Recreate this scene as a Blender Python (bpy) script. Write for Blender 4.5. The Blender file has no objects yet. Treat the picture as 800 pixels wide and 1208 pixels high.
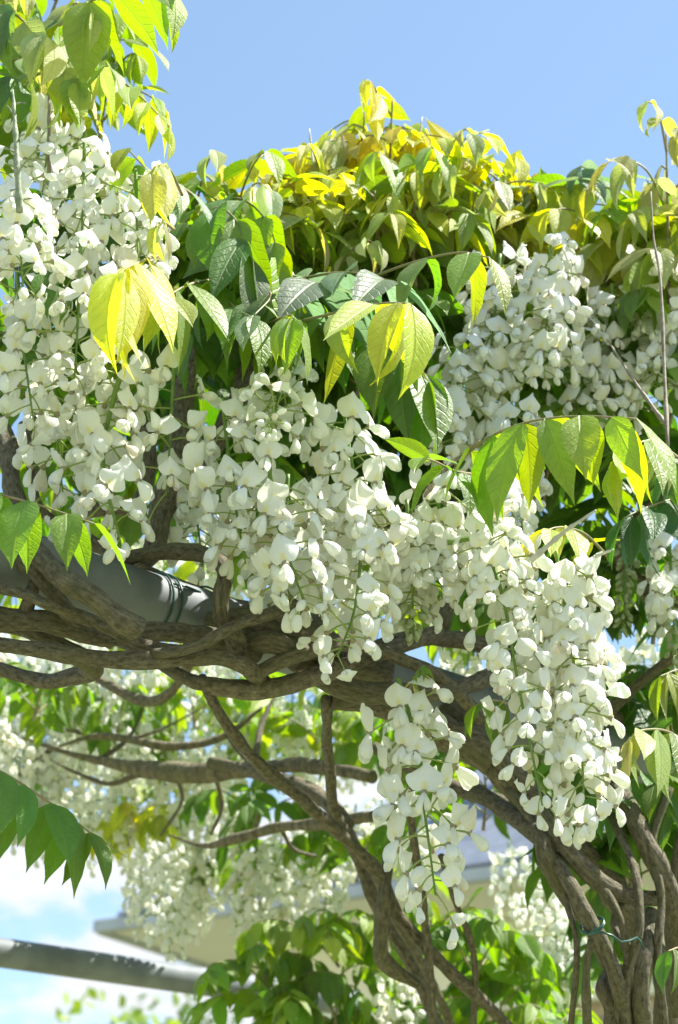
import bpy, math, random
from mathutils import Vector, Matrix, Quaternion, noise
R = math.radians
rnd = random.Random(7)
scene = bpy.context.scene
C = scene.collection

# ------------------------------------------------------------------ camera
PITCH = R(25.0)
CAM = Vector((0, 0, 1.6))
FPX = 2254.0                      # focal length in photograph pixels (800 x 1208)
cam_d = bpy.data.cameras.new('camera')
cam = bpy.data.objects.new('camera', cam_d); C.objects.link(cam)
cam.location = CAM
cam.rotation_euler = (R(90) + PITCH, 0, 0)
cam_d.sensor_fit = 'VERTICAL'; cam_d.sensor_height = 36.0
cam_d.lens = FPX / 1208.0 * 36.0
cam_d.clip_start = 0.05; cam_d.clip_end = 3000
cam_d.dof.use_dof = True
cam_d.dof.focus_distance = 1.58
cam_d.dof.aperture_fstop = 11.0
scene.camera = cam

# ------------------------------------------------------------------ light
SUN_EL, SUN_AZ = R(58), R(84)     # azimuth from +Y towards +X
scene.view_settings.view_transform = 'Standard'
scene.view_settings.look = 'None'
scene.view_settings.gamma = 1.0
scene.view_settings.use_curve_mapping = False
scene.view_settings.exposure = 1.34
world = bpy.data.worlds.new('World'); scene.world = world
world.use_nodes = True
wn = world.node_tree.nodes; wl = world.node_tree.links
wn.clear()
w_out = wn.new('ShaderNodeOutputWorld'); w_bg = wn.new('ShaderNodeBackground')
sky = wn.new('ShaderNodeTexSky'); sky.sky_type = 'NISHITA'; sky.sun_disc = False
sky.sun_elevation = SUN_EL; sky.sun_rotation = SUN_AZ
sky.air_density = 1.0; sky.dust_density = 0.3; sky.ozone_density = 1.6
w_bg.inputs['Strength'].default_value = 0.094
w_co = wn.new('ShaderNodeTexCoord')
w_map = wn.new('ShaderNodeMapping'); w_map.inputs['Scale'].default_value = (1.0, 1.0, 2.2)
w_map.inputs['Location'].default_value = (0.55, 0.2, 0.31)
w_noi = wn.new('ShaderNodeTexNoise'); w_noi.inputs['Scale'].default_value = 8.5
w_noi.inputs['Detail'].default_value = 7; w_noi.inputs['Roughness'].default_value = 0.55
w_sep = wn.new('ShaderNodeSeparateXYZ')
w_alt = wn.new('ShaderNodeMapRange'); w_alt.inputs[1].default_value = 0.15; w_alt.inputs[2].default_value = 0.42
w_alt.inputs[3].default_value = 0.16; w_alt.inputs[4].default_value = -0.12
w_add = wn.new('ShaderNodeMath'); w_add.operation = 'ADD'
w_rmp = wn.new('ShaderNodeMapRange'); w_rmp.interpolation_type = 'SMOOTHSTEP'
w_rmp.inputs[1].default_value = 0.55; w_rmp.inputs[2].default_value = 0.65
w_mix = wn.new('ShaderNodeMix'); w_mix.data_type = 'RGBA'
w_mix.inputs[7].default_value = (4.2, 4.35, 4.5, 1)
w_veil = wn.new('ShaderNodeMix'); w_veil.data_type = 'RGBA'
w_veil.inputs[0].default_value = 0.14; w_veil.inputs[7].default_value = (3.6, 5.6, 6.6, 1)
wl.new(w_co.outputs['Generated'], w_map.inputs['Vector'])
wl.new(w_map.outputs['Vector'], w_noi.inputs['Vector'])
wl.new(w_co.outputs['Generated'], w_sep.inputs[0])
wl.new(w_sep.outputs['Z'], w_alt.inputs[0])
wl.new(w_noi.outputs[0], w_add.inputs[0]); wl.new(w_alt.outputs[0], w_add.inputs[1])
wl.new(w_add.outputs[0], w_rmp.inputs[0])
wl.new(sky.outputs[0], w_veil.inputs[6])
wl.new(w_veil.outputs[2], w_mix.inputs[6]); wl.new(w_rmp.outputs[0], w_mix.inputs[0])
wl.new(w_mix.outputs[2], w_bg.inputs['Color'])
wl.new(w_bg.outputs[0], w_out.inputs[0])

sun_d = bpy.data.lights.new('sun', 'SUN'); sun_d.energy = 5.0; sun_d.angle = R(0.53)
sun_d.color = (1.0, 0.96, 0.89)
sun = bpy.data.objects.new('sun', sun_d); C.objects.link(sun)
to_sun = Vector((math.sin(SUN_AZ) * math.cos(SUN_EL), math.cos(SUN_AZ) * math.cos(SUN_EL), math.sin(SUN_EL)))
sun.rotation_euler = to_sun.to_track_quat('Z', 'Y').to_euler()
sun.location = (3, 3, 8)
scene.cycles.max_bounces = 10
scene.cycles.diffuse_bounces = 5
scene.cycles.transmission_bounces = 8
scene.cycles.transparent_max_bounces = 8
scene.cycles.use_denoising = True

# ------------------------------------------------------------------ helpers
AX_R = Vector((1, 0, 0))
AX_U = Vector((0, -math.sin(PITCH), math.cos(PITCH)))
AX_F = Vector((0, math.cos(PITCH), math.sin(PITCH)))
UP = Vector((0, 0, 1))

def P(px, py, d):
    """place of a photograph pixel at depth d metres"""
    return CAM + AX_R * ((px - 400) / FPX * d) + AX_U * ((604 - py) / FPX * d) + AX_F * d

def hang_depth(py0, py1, d):
    """depth of a point that hangs straight below one at py0, d"""
    return d - math.tan(PITCH) * (py1 - py0) / FPX * d

def catmull(pts, n):
    """n+1 points along a smooth curve through pts (tuples or vectors of any size)"""
    pts = [Vector(p) for p in pts]
    if len(pts) == 2:
        return [pts[0].lerp(pts[1], i / n) for i in range(n + 1)]
    q = [pts[0] * 2 - pts[1]] + pts + [pts[-1] * 2 - pts[-2]]
    out = []; m = len(pts) - 1
    for i in range(n + 1):
        u = i / n * m; k = min(int(u), m - 1); t = u - k
        a, b, c, d = q[k], q[k + 1], q[k + 2], q[k + 3]
        out.append(0.5 * ((2 * b) + (c - a) * t + (2 * a - 5 * b + 4 * c - d) * t * t + (3 * b - a - 3 * c + d) * t ** 3))
    return out

def mesh(name, verts, faces, mats, uvs=None, smooth=True, midx=None):
    me = bpy.data.meshes.new(name)
    me.from_pydata([tuple(v) for v in verts], [], faces)
    for m in (mats if isinstance(mats, (list, tuple)) else [mats]):
        me.materials.append(m)
    if uvs:
        uvl = me.uv_layers.new(name='UVMap')
        for lp in me.loops:
            uvl.data[lp.index].uv = uvs[lp.vertex_index]
    if smooth:
        me.polygons.foreach_set('use_smooth', [True] * len(me.polygons))
    if midx:
        me.polygons.foreach_set('material_index', midx)
    me.update()
    return me

def obj(name, me, parent=None, loc=(0, 0, 0), quat=None, scale=None, color=None):
    o = bpy.data.objects.new(name, me)
    C.objects.link(o)
    if parent is not None: o.parent = parent
    o.location = loc
    if quat is not None:
        o.rotation_mode = 'QUATERNION'; o.rotation_quaternion = quat
    if scale is not None: o.scale = (scale, scale, scale) if isinstance(scale, (int, float)) else scale
    if color is not None: o.color = (color[0], color[1], color[2], 1)
    return o

def tag(o, label, cat=None, group=None, kind=None):
    if label: o['label'] = label
    if cat: o['category'] = cat
    if group: o['group'] = group
    if kind: o['kind'] = kind
    return o

def thing(name, loc, label, cat, group=None):
    return tag(obj(name, None, None, loc), label, cat, group)

def frames(path):
    """parallel-transport frames along a path"""
    n = len(path); T = []
    for i in range(n):
        a = path[max(i - 1, 0)]; b = path[min(i + 1, n - 1)]
        t = b - a
        T.append(t.normalized() if t.length > 1e-9 else Vector((0, 0, 1)))
    nrm = T[0].orthogonal().normalized(); N = [nrm]
    for i in range(1, n):
        q = T[i - 1].rotation_difference(T[i])
        nrm = (q @ nrm); nrm = (nrm - T[i] * nrm.dot(T[i])).normalized(); N.append(nrm)
    return T, N

def tube_data(path, radii, sides=8, rough=0.0, seed=0, cap=True, freq=25.0):
    T, N = frames(path)
    v, f = [], []
    for i, p in enumerate(path):
        B = T[i].cross(N[i])
        for k in range(sides):
            a = 2 * math.pi * k / sides
            d = N[i] * math.cos(a) + B * math.sin(a)
            r = radii[i]
            if rough:
                w = p + d * radii[i]
                r *= 1 + rough * noise.noise(w * freq + Vector((seed * 3.1, 0, 0))) + 0.5 * rough * noise.noise(w * freq * 2.7 + Vector((0, seed * 1.7, 5)))
            v.append(p + d * r)
    for i in range(len(path) - 1):
        for k in range(sides):
            a = i * sides + k; b = i * sides + (k + 1) % sides
            f.append((a, b, b + sides, a + sides))
    if cap:
        f.append(tuple(reversed(range(sides))))
        o = (len(path) - 1) * sides
        f.append(tuple(o + k for k in range(sides)))
    return v, f

# ------------------------------------------------------------------ materials
def new_mat(name):
    m = bpy.data.materials.new(name); m.use_nodes = True
    nt = m.node_tree; nt.nodes.clear()
    return m, nt.nodes, nt.links, nt.nodes.new('ShaderNodeOutputMaterial')

def mathn(N, L, op, a, b=None, clamp=False):
    n = N.new('ShaderNodeMath'); n.operation = op; n.use_clamp = clamp
    for i, x in enumerate((a, b)):
        if x is None: continue
        if isinstance(x, (int, float)): n.inputs[i].default_value = x
        else: L.new(x, n.inputs[i])
    return n.outputs[0]

def mixc(N, L, fac, a, b, blend='MIX'):
    n = N.new('ShaderNodeMix'); n.data_type = 'RGBA'; n.blend_type = blend
    for i, x in ((0, fac), (6, a), (7, b)):
        if isinstance(x, (int, float)): n.inputs[i].default_value = x
        elif isinstance(x, tuple): n.inputs[i].default_value = (x[0], x[1], x[2], 1)
        else: L.new(x, n.inputs[i])
    return n.outputs[2]

def leaf_material(name, trans_fac, rough, hsat, hval, sheen):
    m, N, L, out = new_mat(name)
    info = N.new('ShaderNodeObjectInfo'); uv = N.new('ShaderNodeUVMap')
    sep = N.new('ShaderNodeSeparateXYZ'); L.new(uv.outputs[0], sep.inputs[0])
    au = mathn(N, L, 'ABSOLUTE', mathn(N, L, 'SUBTRACT', sep.outputs[0], 0.5))
    # pinnate side veins, midrib
    ph = mathn(N, L, 'SUBTRACT', mathn(N, L, 'MULTIPLY', sep.outputs[1], 8.5), mathn(N, L, 'MULTIPLY', au, 4.6))
    wob = N.new('ShaderNodeTexNoise'); wob.inputs['Scale'].default_value = 2.2; L.new(uv.outputs[0], wob.inputs['Vector'])
    ph = mathn(N, L, 'ADD', ph, mathn(N, L, 'ADD', mathn(N, L, 'MULTIPLY', wob.outputs[0], 1.6), mathn(N, L, 'MULTIPLY', info.outputs['Random'], 5.0)))
    tri = mathn(N, L, 'ABSOLUTE', mathn(N, L, 'SUBTRACT', mathn(N, L, 'FRACT', ph), 0.5))   # 0 at the vein
    vein = N.new('ShaderNodeMapRange'); vein.interpolation_type = 'SMOOTHSTEP'
    L.new(tri, vein.inputs[0]); vein.inputs[1].default_value = 0.0; vein.inputs[2].default_value = 0.11
    vein.inputs[3].default_value = 1; vein.inputs[4].default_value = 0
    mid = N.new('ShaderNodeMapRange'); mid.interpolation_type = 'SMOOTHSTEP'
    L.new(au, mid.inputs[0]); mid.inputs[1].default_value = 0.008; mid.inputs[2].default_value = 0.045
    mid.inputs[3].default_value = 1; mid.inputs[4].default_value = 0
    vv = mathn(N, L, 'MAXIMUM', mathn(N, L, 'MULTIPLY', vein.outputs[0], 0.45), mid.outputs[0])
    # blotchy tone, per-leaf variation
    tc = N.new('ShaderNodeTexCoord'); nz = N.new('ShaderNodeTexNoise')
    nz.inputs['Scale'].default_value = 3.5; nz.inputs['Detail'].default_value = 4
    L.new(tc.outputs['Object'], nz.inputs['Vector'])
    var = N.new('ShaderNodeHueSaturation')
    L.new(info.outputs['Color'], var.inputs['Color'])
    hv = N.new('ShaderNodeMapRange'); L.new(info.outputs['Random'], hv.inputs[0])
    hv.inputs[3].default_value = 0.488; hv.inputs[4].default_value = 0.512
    L.new(hv.outputs[0], var.inputs['Hue'])
    vvr = mathn(N, L, 'ADD', mathn(N, L, 'MULTIPLY', nz.outputs[0], 0.5),
                mathn(N, L, 'ADD', mathn(N, L, 'MULTIPLY', mathn(N, L, 'FRACT', mathn(N, L, 'MULTIPLY', info.outputs['Random'], 7.31)), 0.42), 0.54))
    L.new(vvr, var.inputs['Value'])
    face = mixc(N, L, sheen * 0.8, var.outputs[0], (0.40, 0.43, 0.33))
    base = mixc(N, L, mathn(N, L, 'MULTIPLY', vv, 0.2), face, (0.34, 0.40, 0.16))
    ts = N.new('ShaderNodeHueSaturation'); ts.inputs['Saturation'].default_value = hsat
    ts.inputs['Value'].default_value = hval; ts.inputs['Hue'].default_value = 0.492 if sheen == 0 else 0.498
    L.new(var.outputs[0], ts.inputs['Color'])
    tcol = mixc(N, L, mathn(N, L, 'MULTIPLY', vv, 0.2), ts.outputs[0], (0.25, 0.28, 0.06))
    bump = N.new('ShaderNodeBump'); bump.inputs['Strength'].default_value = 0.35; bump.inputs['Distance'].default_value = 0.02
    fine = N.new('ShaderNodeTexNoise'); fine.inputs['Scale'].default_value = 28; L.new(tc.outputs['Object'], fine.inputs['Vector'])
    L.new(mathn(N, L, 'ADD', mathn(N, L, 'MULTIPLY', vv, -0.6), mathn(N, L, 'MULTIPLY', fine.outputs[0], 0.10)), bump.inputs['Height'])
    bs = N.new('ShaderNodeBsdfPrincipled'); L.new(base, bs.inputs['Base Color'])
    bs.inputs['Roughness'].default_value = rough
    bs.inputs['Sheen Weight'].default_value = sheen; bs.inputs['Sheen Roughness'].default_value = 0.4
    L.new(bump.outputs[0], bs.inputs['Normal'])
    tr = N.new('ShaderNodeBsdfTranslucent'); L.new(tcol, tr.inputs['Color']); L.new(bump.outputs[0], tr.inputs['Normal'])
    mx = N.new('ShaderNodeMixShader'); mx.inputs[0].default_value = trans_fac
    L.new(bs.outputs[0], mx.inputs[1]); L.new(tr.outputs[0], mx.inputs[2]); L.new(mx.outputs[0], out.inputs[0])
    return m

M = {}
M['leaf'] = leaf_material('leaf_blade', 0.46, 0.46, 1.3, 2.1, 0.0)
M['young'] = leaf_material('young_leaf_blade', 0.58, 0.55, 1.7, 1.95, 0.2)

def petal_material():
    m, N, L, out = new_mat('petal')
    info = N.new('ShaderNodeObjectInfo'); uv = N.new('ShaderNodeUVMap')
    # yellow eye at the foot of the banner: its uv is laid so that the eye sits near (0.5, 0.16)
    mp = N.new('ShaderNodeMapping'); mp.inputs['Location'].default_value = (-0.5 * 2.2, -0.17, 0); mp.inputs['Scale'].default_value = (2.2, 1.0, 1)
    L.new(uv.outputs[0], mp.inputs[0])
    ln = N.new('ShaderNodeVectorMath'); ln.operation = 'LENGTH'; L.new(mp.outputs[0], ln.inputs[0])
    eye = N.new('ShaderNodeMapRange'); eye.interpolation_type = 'SMOOTHSTEP'; L.new(ln.outputs['Value'], eye.inputs[0])
    eye.inputs[1].default_value = 0.05; eye.inputs[2].default_value = 0.30; eye.inputs[3].default_value = 0.62; eye.inputs[4].default_value = 0
    warm = mixc(N, L, info.outputs['Random'], (0.89, 0.90, 0.89), (0.88, 0.885, 0.83))
    old = N.new('ShaderNodeMapRange'); L.new(mathn(N, L, 'FRACT', mathn(N, L, 'MULTIPLY', info.outputs['Random'], 17.3)), old.inputs[0])
    old.inputs[1].default_value = 0.93; old.inputs[2].default_value = 1.0; old.inputs[4].default_value = 0.8
    rim = N.new('ShaderNodeTexNoise'); rim.inputs['Scale'].default_value = 120; tco = N.new('ShaderNodeTexCoord'); L.new(tco.outputs['Object'], rim.inputs['Vector'])
    warm = mixc(N, L, mathn(N, L, 'MULTIPLY', old.outputs[0], rim.outputs[0]), warm, (0.62, 0.48, 0.30))   # a few fading petals
    base = mixc(N, L, eye.outputs[0], warm, (0.84, 0.76, 0.22))
    tc = N.new('ShaderNodeTexCoord'); nz = N.new('ShaderNodeTexNoise'); nz.inputs['Scale'].default_value = 260
    nz.inputs['Detail'].default_value = 2; L.new(tc.outputs['Object'], nz.inputs['Vector'])
    bump = N.new('ShaderNodeBump'); bump.inputs['Strength'].default_value = 0.25; bump.inputs['Distance'].default_value = 0.002
    vm = N.new('ShaderNodeMapping'); vm.inputs['Scale'].default_value = (26, 3, 1); L.new(uv.outputs[0], vm.inputs[0])
    vn = N.new('ShaderNodeTexNoise'); vn.inputs['Scale'].default_value = 1.0; vn.inputs['Detail'].default_value = 2; L.new(vm.outputs[0], vn.inputs['Vector'])
    L.new(mathn(N, L, 'ADD', nz.outputs[0], mathn(N, L, 'MULTIPLY', vn.outputs[0], 0.7)), bump.inputs['Height'])
    bs = N.new('ShaderNodeBsdfPrincipled'); L.new(base, bs.inputs['Base Color']); bs.inputs['Roughness'].default_value = 0.62
    bs.inputs['Specular IOR Level'].default_value = 0.25
    L.new(bump.outputs[0], bs.inputs['Normal'])
    tr = N.new('ShaderNodeBsdfTranslucent')
    L.new(mixc(N, L, 1.0, base, (0.98, 0.99, 0.84), 'MULTIPLY'), tr.inputs['Color'])
    mx = N.new('ShaderNodeMixShader'); mx.inputs[0].default_value = 0.40
    L.new(bs.outputs[0], mx.inputs[1]); L.new(tr.outputs[0], mx.inputs[2]); L.new(mx.outputs[0], out.inputs[0])
    return m
M['petal'] = petal_material()

def simple(name, c1, c2, scale, rough, bump=0.0, bdist=0.01, metal=0.0, trans=0.0, detail=5, contrast=(0.35, 0.65), coord='Object', stretch=None):
    m, N, L, out = new_mat(name)
    tc = N.new('ShaderNodeTexCoord'); nz = N.new('ShaderNodeTexNoise')
    nz.inputs['Scale'].default_value = scale; nz.inputs['Detail'].default_value = detail
    if stretch:
        mp = N.new('ShaderNodeMapping'); mp.inputs['Scale'].default_value = stretch
        L.new(tc.outputs[coord], mp.inputs[0]); L.new(mp.outputs[0], nz.inputs['Vector'])
    else:
        L.new(tc.outputs[coord], nz.inputs['Vector'])
    mr = N.new('ShaderNodeMapRange'); mr.inputs[1].default_value, mr.inputs[2].default_value = contrast
    L.new(nz.outputs[0], mr.inputs[0])
    col = mixc(N, L, mr.outputs[0], c1, c2)
    bs = N.new('ShaderNodeBsdfPrincipled'); L.new(col, bs.inputs['Base Color'])
    bs.inputs['Roughness'].default_value = rough; bs.inputs['Metallic'].default_value = metal
    if bump:
        b = N.new('ShaderNodeBump'); b.inputs['Strength'].default_value = bump; b.inputs['Distance'].default_value = bdist
        L.new(nz.outputs[0], b.inputs['Height']); L.new(b.outputs[0], bs.inputs['Normal'])
    if trans:
        tr = N.new('ShaderNodeBsdfTranslucent'); L.new(col, tr.inputs['Color'])
        mx = N.new('ShaderNodeMixShader'); mx.inputs[0].default_value = trans
        L.new(bs.outputs[0], mx.inputs[1]); L.new(tr.outputs[0], mx.inputs[2]); L.new(mx.outputs[0], out.inputs[0])
    else:
        L.new(bs.outputs[0], out.inputs[0])
    return m

def bark_material():
    m, N, L, out = new_mat('bark')
    uv = N.new('ShaderNodeUVMap'); tc = N.new('ShaderNodeTexCoord')
    mp = N.new('ShaderNodeMapping'); mp.inputs['Scale'].default_value = (1.0, 1.0, 1.0)
    L.new(tc.outputs['Object'], mp.inputs[0])
    big = N.new('ShaderNodeTexNoise'); big.inputs['Scale'].default_value = 16; big.inputs['Detail'].default_value = 4
    L.new(mp.outputs[0], big.inputs['Vector'])
    # lengthwise furrows from the tube's own uv (x round, y along in metres)
    mp2 = N.new('ShaderNodeMapping'); mp2.inputs['Scale'].default_value = (7, 55, 1); L.new(uv.outputs[0], mp2.inputs[0])
    fur = N.new('ShaderNodeTexNoise'); fur.inputs['Scale'].default_value = 1.6; fur.inputs['Detail'].default_value = 6; fur.inputs['Roughness'].default_value = 0.7
    L.new(mp2.outputs[0], fur.inputs['Vector'])
    spk = N.new('ShaderNodeTexNoise'); spk.inputs['Scale'].default_value = 210; spk.inputs['Detail'].default_value = 3
    L.new(mp.outputs[0], spk.inputs['Vector'])
    mr = N.new('ShaderNodeMapRange'); mr.inputs[1].default_value = 0.35; mr.inputs[2].default_value = 0.68; L.new(fur.outputs[0], mr.inputs[0])
    c = mixc(N, L, mr.outputs[0], (0.065, 0.055, 0.033), (0.330, 0.285, 0.180))
    mg = N.new('ShaderNodeMapRange'); mg.inputs[1].default_value = 0.48; mg.inputs[2].default_value = 0.66; mg.inputs[4].default_value = 0.55
    L.new(big.outputs[0], mg.inputs[0])
    c = mixc(N, L, mg.outputs[0], c, (0.15, 0.155, 0.055))          # thin green algae
    ms = N.new('ShaderNodeMapRange'); ms.inputs[1].default_value = 0.60; ms.inputs[2].default_value = 0.72; ms.inputs[4].default_value = 0.6
    L.new(spk.outputs[0], ms.inputs[0])
    c = mixc(N, L, ms.outputs[0], c, (0.30, 0.28, 0.22))            # pale lenticels
    b = N.new('ShaderNodeBump'); b.inputs['Strength'].default_value = 1.0; b.inputs['Distance'].default_value = 0.009
    L.new(mathn(N, L, 'ADD', fur.outputs[0], mathn(N, L, 'MULTIPLY', spk.outputs[0], 0.35)), b.inputs['Height'])
    bs = N.new('ShaderNodeBsdfPrincipled'); L.new(c, bs.inputs['Base Color']); bs.inputs['Roughness'].default_value = 0.85
    L.new(b.outputs[0], bs.inputs['Normal']); L.new(bs.outputs[0], out.inputs[0])
    return m
M['bark'] = bark_material()
M['stalk'] = simple('green_stalk', (0.13, 0.25, 0.04), (0.21, 0.33, 0.07), 60, 0.55, trans=0.15)
M['pedicel'] = simple('pedicel', (0.28, 0.40, 0.08), (0.38, 0.46, 0.15), 120, 0.55, trans=0.2)
M['calyx'] = simple('calyx', (0.36, 0.36, 0.20), (0.44, 0.37, 0.26), 150, 0.6, trans=0.2)
M['rachis'] = simple('leaf_stalk', (0.22, 0.24, 0.08), (0.34, 0.24, 0.14), 40, 0.5, trans=0.1)
M['twig'] = simple('twig_bark', (0.16, 0.12, 0.075), (0.33, 0.28, 0.21), 90, 0.7, bump=0.5, bdist=0.002)
M['pale_twig'] = simple('pale_twig', (0.42, 0.42, 0.38), (0.56, 0.56, 0.50), 90, 0.6, bump=0.4, bdist=0.001)
M['bud'] = simple('green_bud', (0.36, 0.42, 0.20), (0.52, 0.56, 0.34), 90, 0.6, trans=0.25)
M['zinc'] = simple('galvanised_steel', (0.13, 0.148, 0.156), (0.20, 0.22, 0.228), 17, 0.65, bump=0.15, bdist=0.001, metal=0.15, detail=10, contrast=(0.38, 0.62))
M['wire'] = simple('green_wire', (0.012, 0.06, 0.042), (0.02, 0.085, 0.06), 60, 0.35)
M['cream'] = simple('cream_render', (0.83, 0.81, 0.71), (0.87, 0.85, 0.75), 3, 0.85, bump=0.1)
M['fascia'] = simple('grey_gutter', (0.40, 0.43, 0.46), (0.50, 0.53, 0.56), 6, 0.5)
M['slate'] = simple('slate', (0.10, 0.115, 0.14), (0.20, 0.22, 0.25), 5, 0.38, bump=0.2)
M['brick'] = simple('tan_brick', (0.38, 0.30, 0.19), (0.52, 0.43, 0.29), 9, 0.9, bump=0.3)
M['mortar'] = simple('mortar', (0.36, 0.34, 0.29), (0.44, 0.42, 0.36), 20, 0.95)
M['dark_glass'] = simple('window_glass', (0.02, 0.022, 0.027), (0.03, 0.033, 0.04), 2, 0.1)
M['ground'] = simple('garden_ground', (0.13, 0.16, 0.06), (0.24, 0.23, 0.13), 0.9, 0.95, bump=0.4, bdist=0.05)

# ------------------------------------------------------------------ leaf shapes
def leaflet_mesh(seed, W, bend, fold, wave, twist, mat):
    """a leaflet one unit long: base at the origin, tip towards +Y, upper face +Z"""
    r = random.Random(seed); nt, ns = 10, 6
    v, uv, f = [], [], []
    asym = r.uniform(-0.05, 0.05); ph = r.uniform(0, 6.28)
    y = z = 0.0; ang = bend * 0.15
    pos = [(0.0, 0.0, ang)]
    for i in range(nt):
        ang -= bend / nt * (0.7 + 0.6 * i / nt)
        y += math.cos(ang) / nt; z += math.sin(ang) / nt
        pos.append((y, z, ang))
    for i in range(nt + 1):
        t = i / nt
        w = max(0.0, math.sin(math.pi * min(1.0, t * 0.985 + 0.015) ** 0.72)) ** 0.82 * (1 - 0.30 * t * t)
        if t > 0.75: w *= 1 - 0.45 * min(1, (t - 0.75) / 0.12)
        if i == nt: w = 0.004
        if i == 0: w = 0.05
        yc, zc, a = pos[i]
        side = asym * math.sin(t * 3.1)
        tw = twist * t
        for k in range(ns + 1):
            s = -1 + 2 * k / ns
            x = s * w * W * 0.5
            lift = abs(x) * math.sin(fold) - 0.35 * W * abs(s) ** 2.4 * w * math.sin(fold) * 0.6
            lift += wave * w * abs(s) * math.sin(t * 11 + ph + (1.6 if s > 0 else 0))
            xx = x * math.cos(fold)
            xr = xx * math.cos(tw) - lift * math.sin(tw); zr = xx * math.sin(tw) + lift * math.cos(tw)
            v.append((xr + side, yc - math.sin(a) * zr, zc + math.cos(a) * zr))
            uv.append((0.5 + 0.5 * s * max(w, 0.02), t))
    for i in range(nt):
        for k in range(ns):
            a = i * (ns + 1) + k
            f.append((a, a + 1, a + ns + 2, a + ns + 1))
    return mesh('leaflet', v, f, mat, uv)

OPEN = [leaflet_mesh(i, rnd.uniform(0.41, 0.53), rnd.uniform(0.2, 0.9), rnd.uniform(0.15, 0.5), rnd.uniform(0.0, 0.022), rnd.uniform(-0.35, 0.35), M['leaf']) for i in range(14)]
YOUNG = [leaflet_mesh(100 + i, rnd.uniform(0.38, 0.50), rnd.uniform(0.25, 1.0), rnd.uniform(0.3, 0.9), rnd.uniform(0.0, 0.025), rnd.uniform(-0.5, 0.5), M['young']) for i in range(14)]

COL = {
    'yellow': (0.43, 0.46, 0.09), 'bronze': (0.37, 0.385, 0.19), 'lime': (0.25, 0.33, 0.065),
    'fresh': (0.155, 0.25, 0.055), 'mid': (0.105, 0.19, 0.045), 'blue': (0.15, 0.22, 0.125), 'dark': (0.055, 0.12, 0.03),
    'gold': (0.50, 0.49, 0.075), 'silver': (0.44, 0.45, 0.33),
}
def vary(c, k=0.12):
    f = rnd.uniform(1 - k, 1 + k)
    return (c[0] * f * rnd.uniform(1 - k, 1 + k), c[1] * f, c[2] * f * rnd.uniform(1 - k, 1 + k))

def orient(D, N):
    D = D.normalized(); N = (N - D * N.dot(D))
    if N.length < 1e-4: N = D.orthogonal()
    N.normalize(); X = D.cross(N)
    return Matrix((X, D, N)).transposed().to_quaternion()

def jit(k): return Vector((rnd.gauss(0, k), rnd.gauss(0, k), rnd.gauss(0, k)))

def build_leaf(root, root_loc, path, pairs, L, col, hang, young=0.0, start=0.25, name=None, taper=0.35, rad=0.0012, out=None):
    """one compound leaf: a rachis with paired leaflets and an end leaflet. Returns the rachis object.
    path: world points; col: one colour name or (base colour, tip colour)."""
    pts = catmull(path, 18); base = pts[0]
    v, f = tube_data([p - base for p in pts], [rad * (1.3 - 0.8 * i / 18) if taper >= 0 else rad * (0.25 + 0.9 * i / 18) for i in range(19)], 6)
    ra = obj(name or 'leaf_stalk', mesh('leaf_stalk', v, f, M['rachis']), root, base - root_loc, color=(0.2, 0.25, 0.1))
    par, ploc = (ra, base) if name else (root, root_loc)
    ca, cb = (col, col) if isinstance(col, str) else col
    T, _ = frames(pts)
    def put(p, D, N, sc, t):
        c0, c1 = COL[ca], COL[cb]
        c = vary(tuple(c0[k] * (1 - t) + c1[k] * t for k in range(3)))
        me = rnd.choice(YOUNG if (young and rnd.random() < young * (0.35 + t)) else OPEN)
        obj('leaflet', me, par, p - ploc, orient(D, N), (sc * rnd.uniform(0.9, 1.1), sc, sc), c)
    for i in range(pairs):
        t = start + (0.97 - start) * (i / max(pairs - 0.5, 1)) + rnd.uniform(-0.02, 0.02)
        k = min(int(t * 18), 17); fr = t * 18 - k
        p = pts[k].lerp(pts[k + 1], fr); t_ = T[k]
        S = t_.cross(UP)
        if S.length < 0.15: S = t_.cross(AX_F)
        S.normalize(); U = S.cross(t_).normalized()
        if U.z < 0: U = -U
        h = min(1.0, hang * rnd.uniform(0.85, 1.12))
        for sg in (-1, 1):
            D = (S * sg * 0.88 + t_ * 0.42).lerp(Vector((0, 0, -1)) + S * sg * 0.12 + t_ * 0.1, h) + jit(0.19)
            N = U.lerp(S * sg * 0.9 + U * 0.35, h) + jit(0.16)
            sc = L * (1 - taper * t ** 1.5) * rnd.uniform(0.86, 1.1) * (0.85 if i == 0 else 1)
            put(p + S * sg * 0.001, D, N, sc, t)
    t_ = T[-1]; U = t_.cross(UP).cross(t_)
    D = t_.lerp(Vector((0, 0, -1)), hang * 0.8) + jit(0.1)
    put(pts[-1], D, U + jit(0.1), L * (1 - taper) * 1.05, 1.0)
    return ra

def leaf_thing(label, px, pairs, L, col, hang, young=0.0, start=0.2, taper=0.35, group=None, name='compound_leaf'):
    """px: list of (pixel x, pixel y, depth) along the leaf stalk"""
    path = [P(*q) for q in px]
    root = thing(name, path[0], label, 'leaf', group or 'compound leaves of the climber')
    build_leaf(root, path[0], path, pairs, L, col, hang, young, start, None, taper)
    return root

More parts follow.
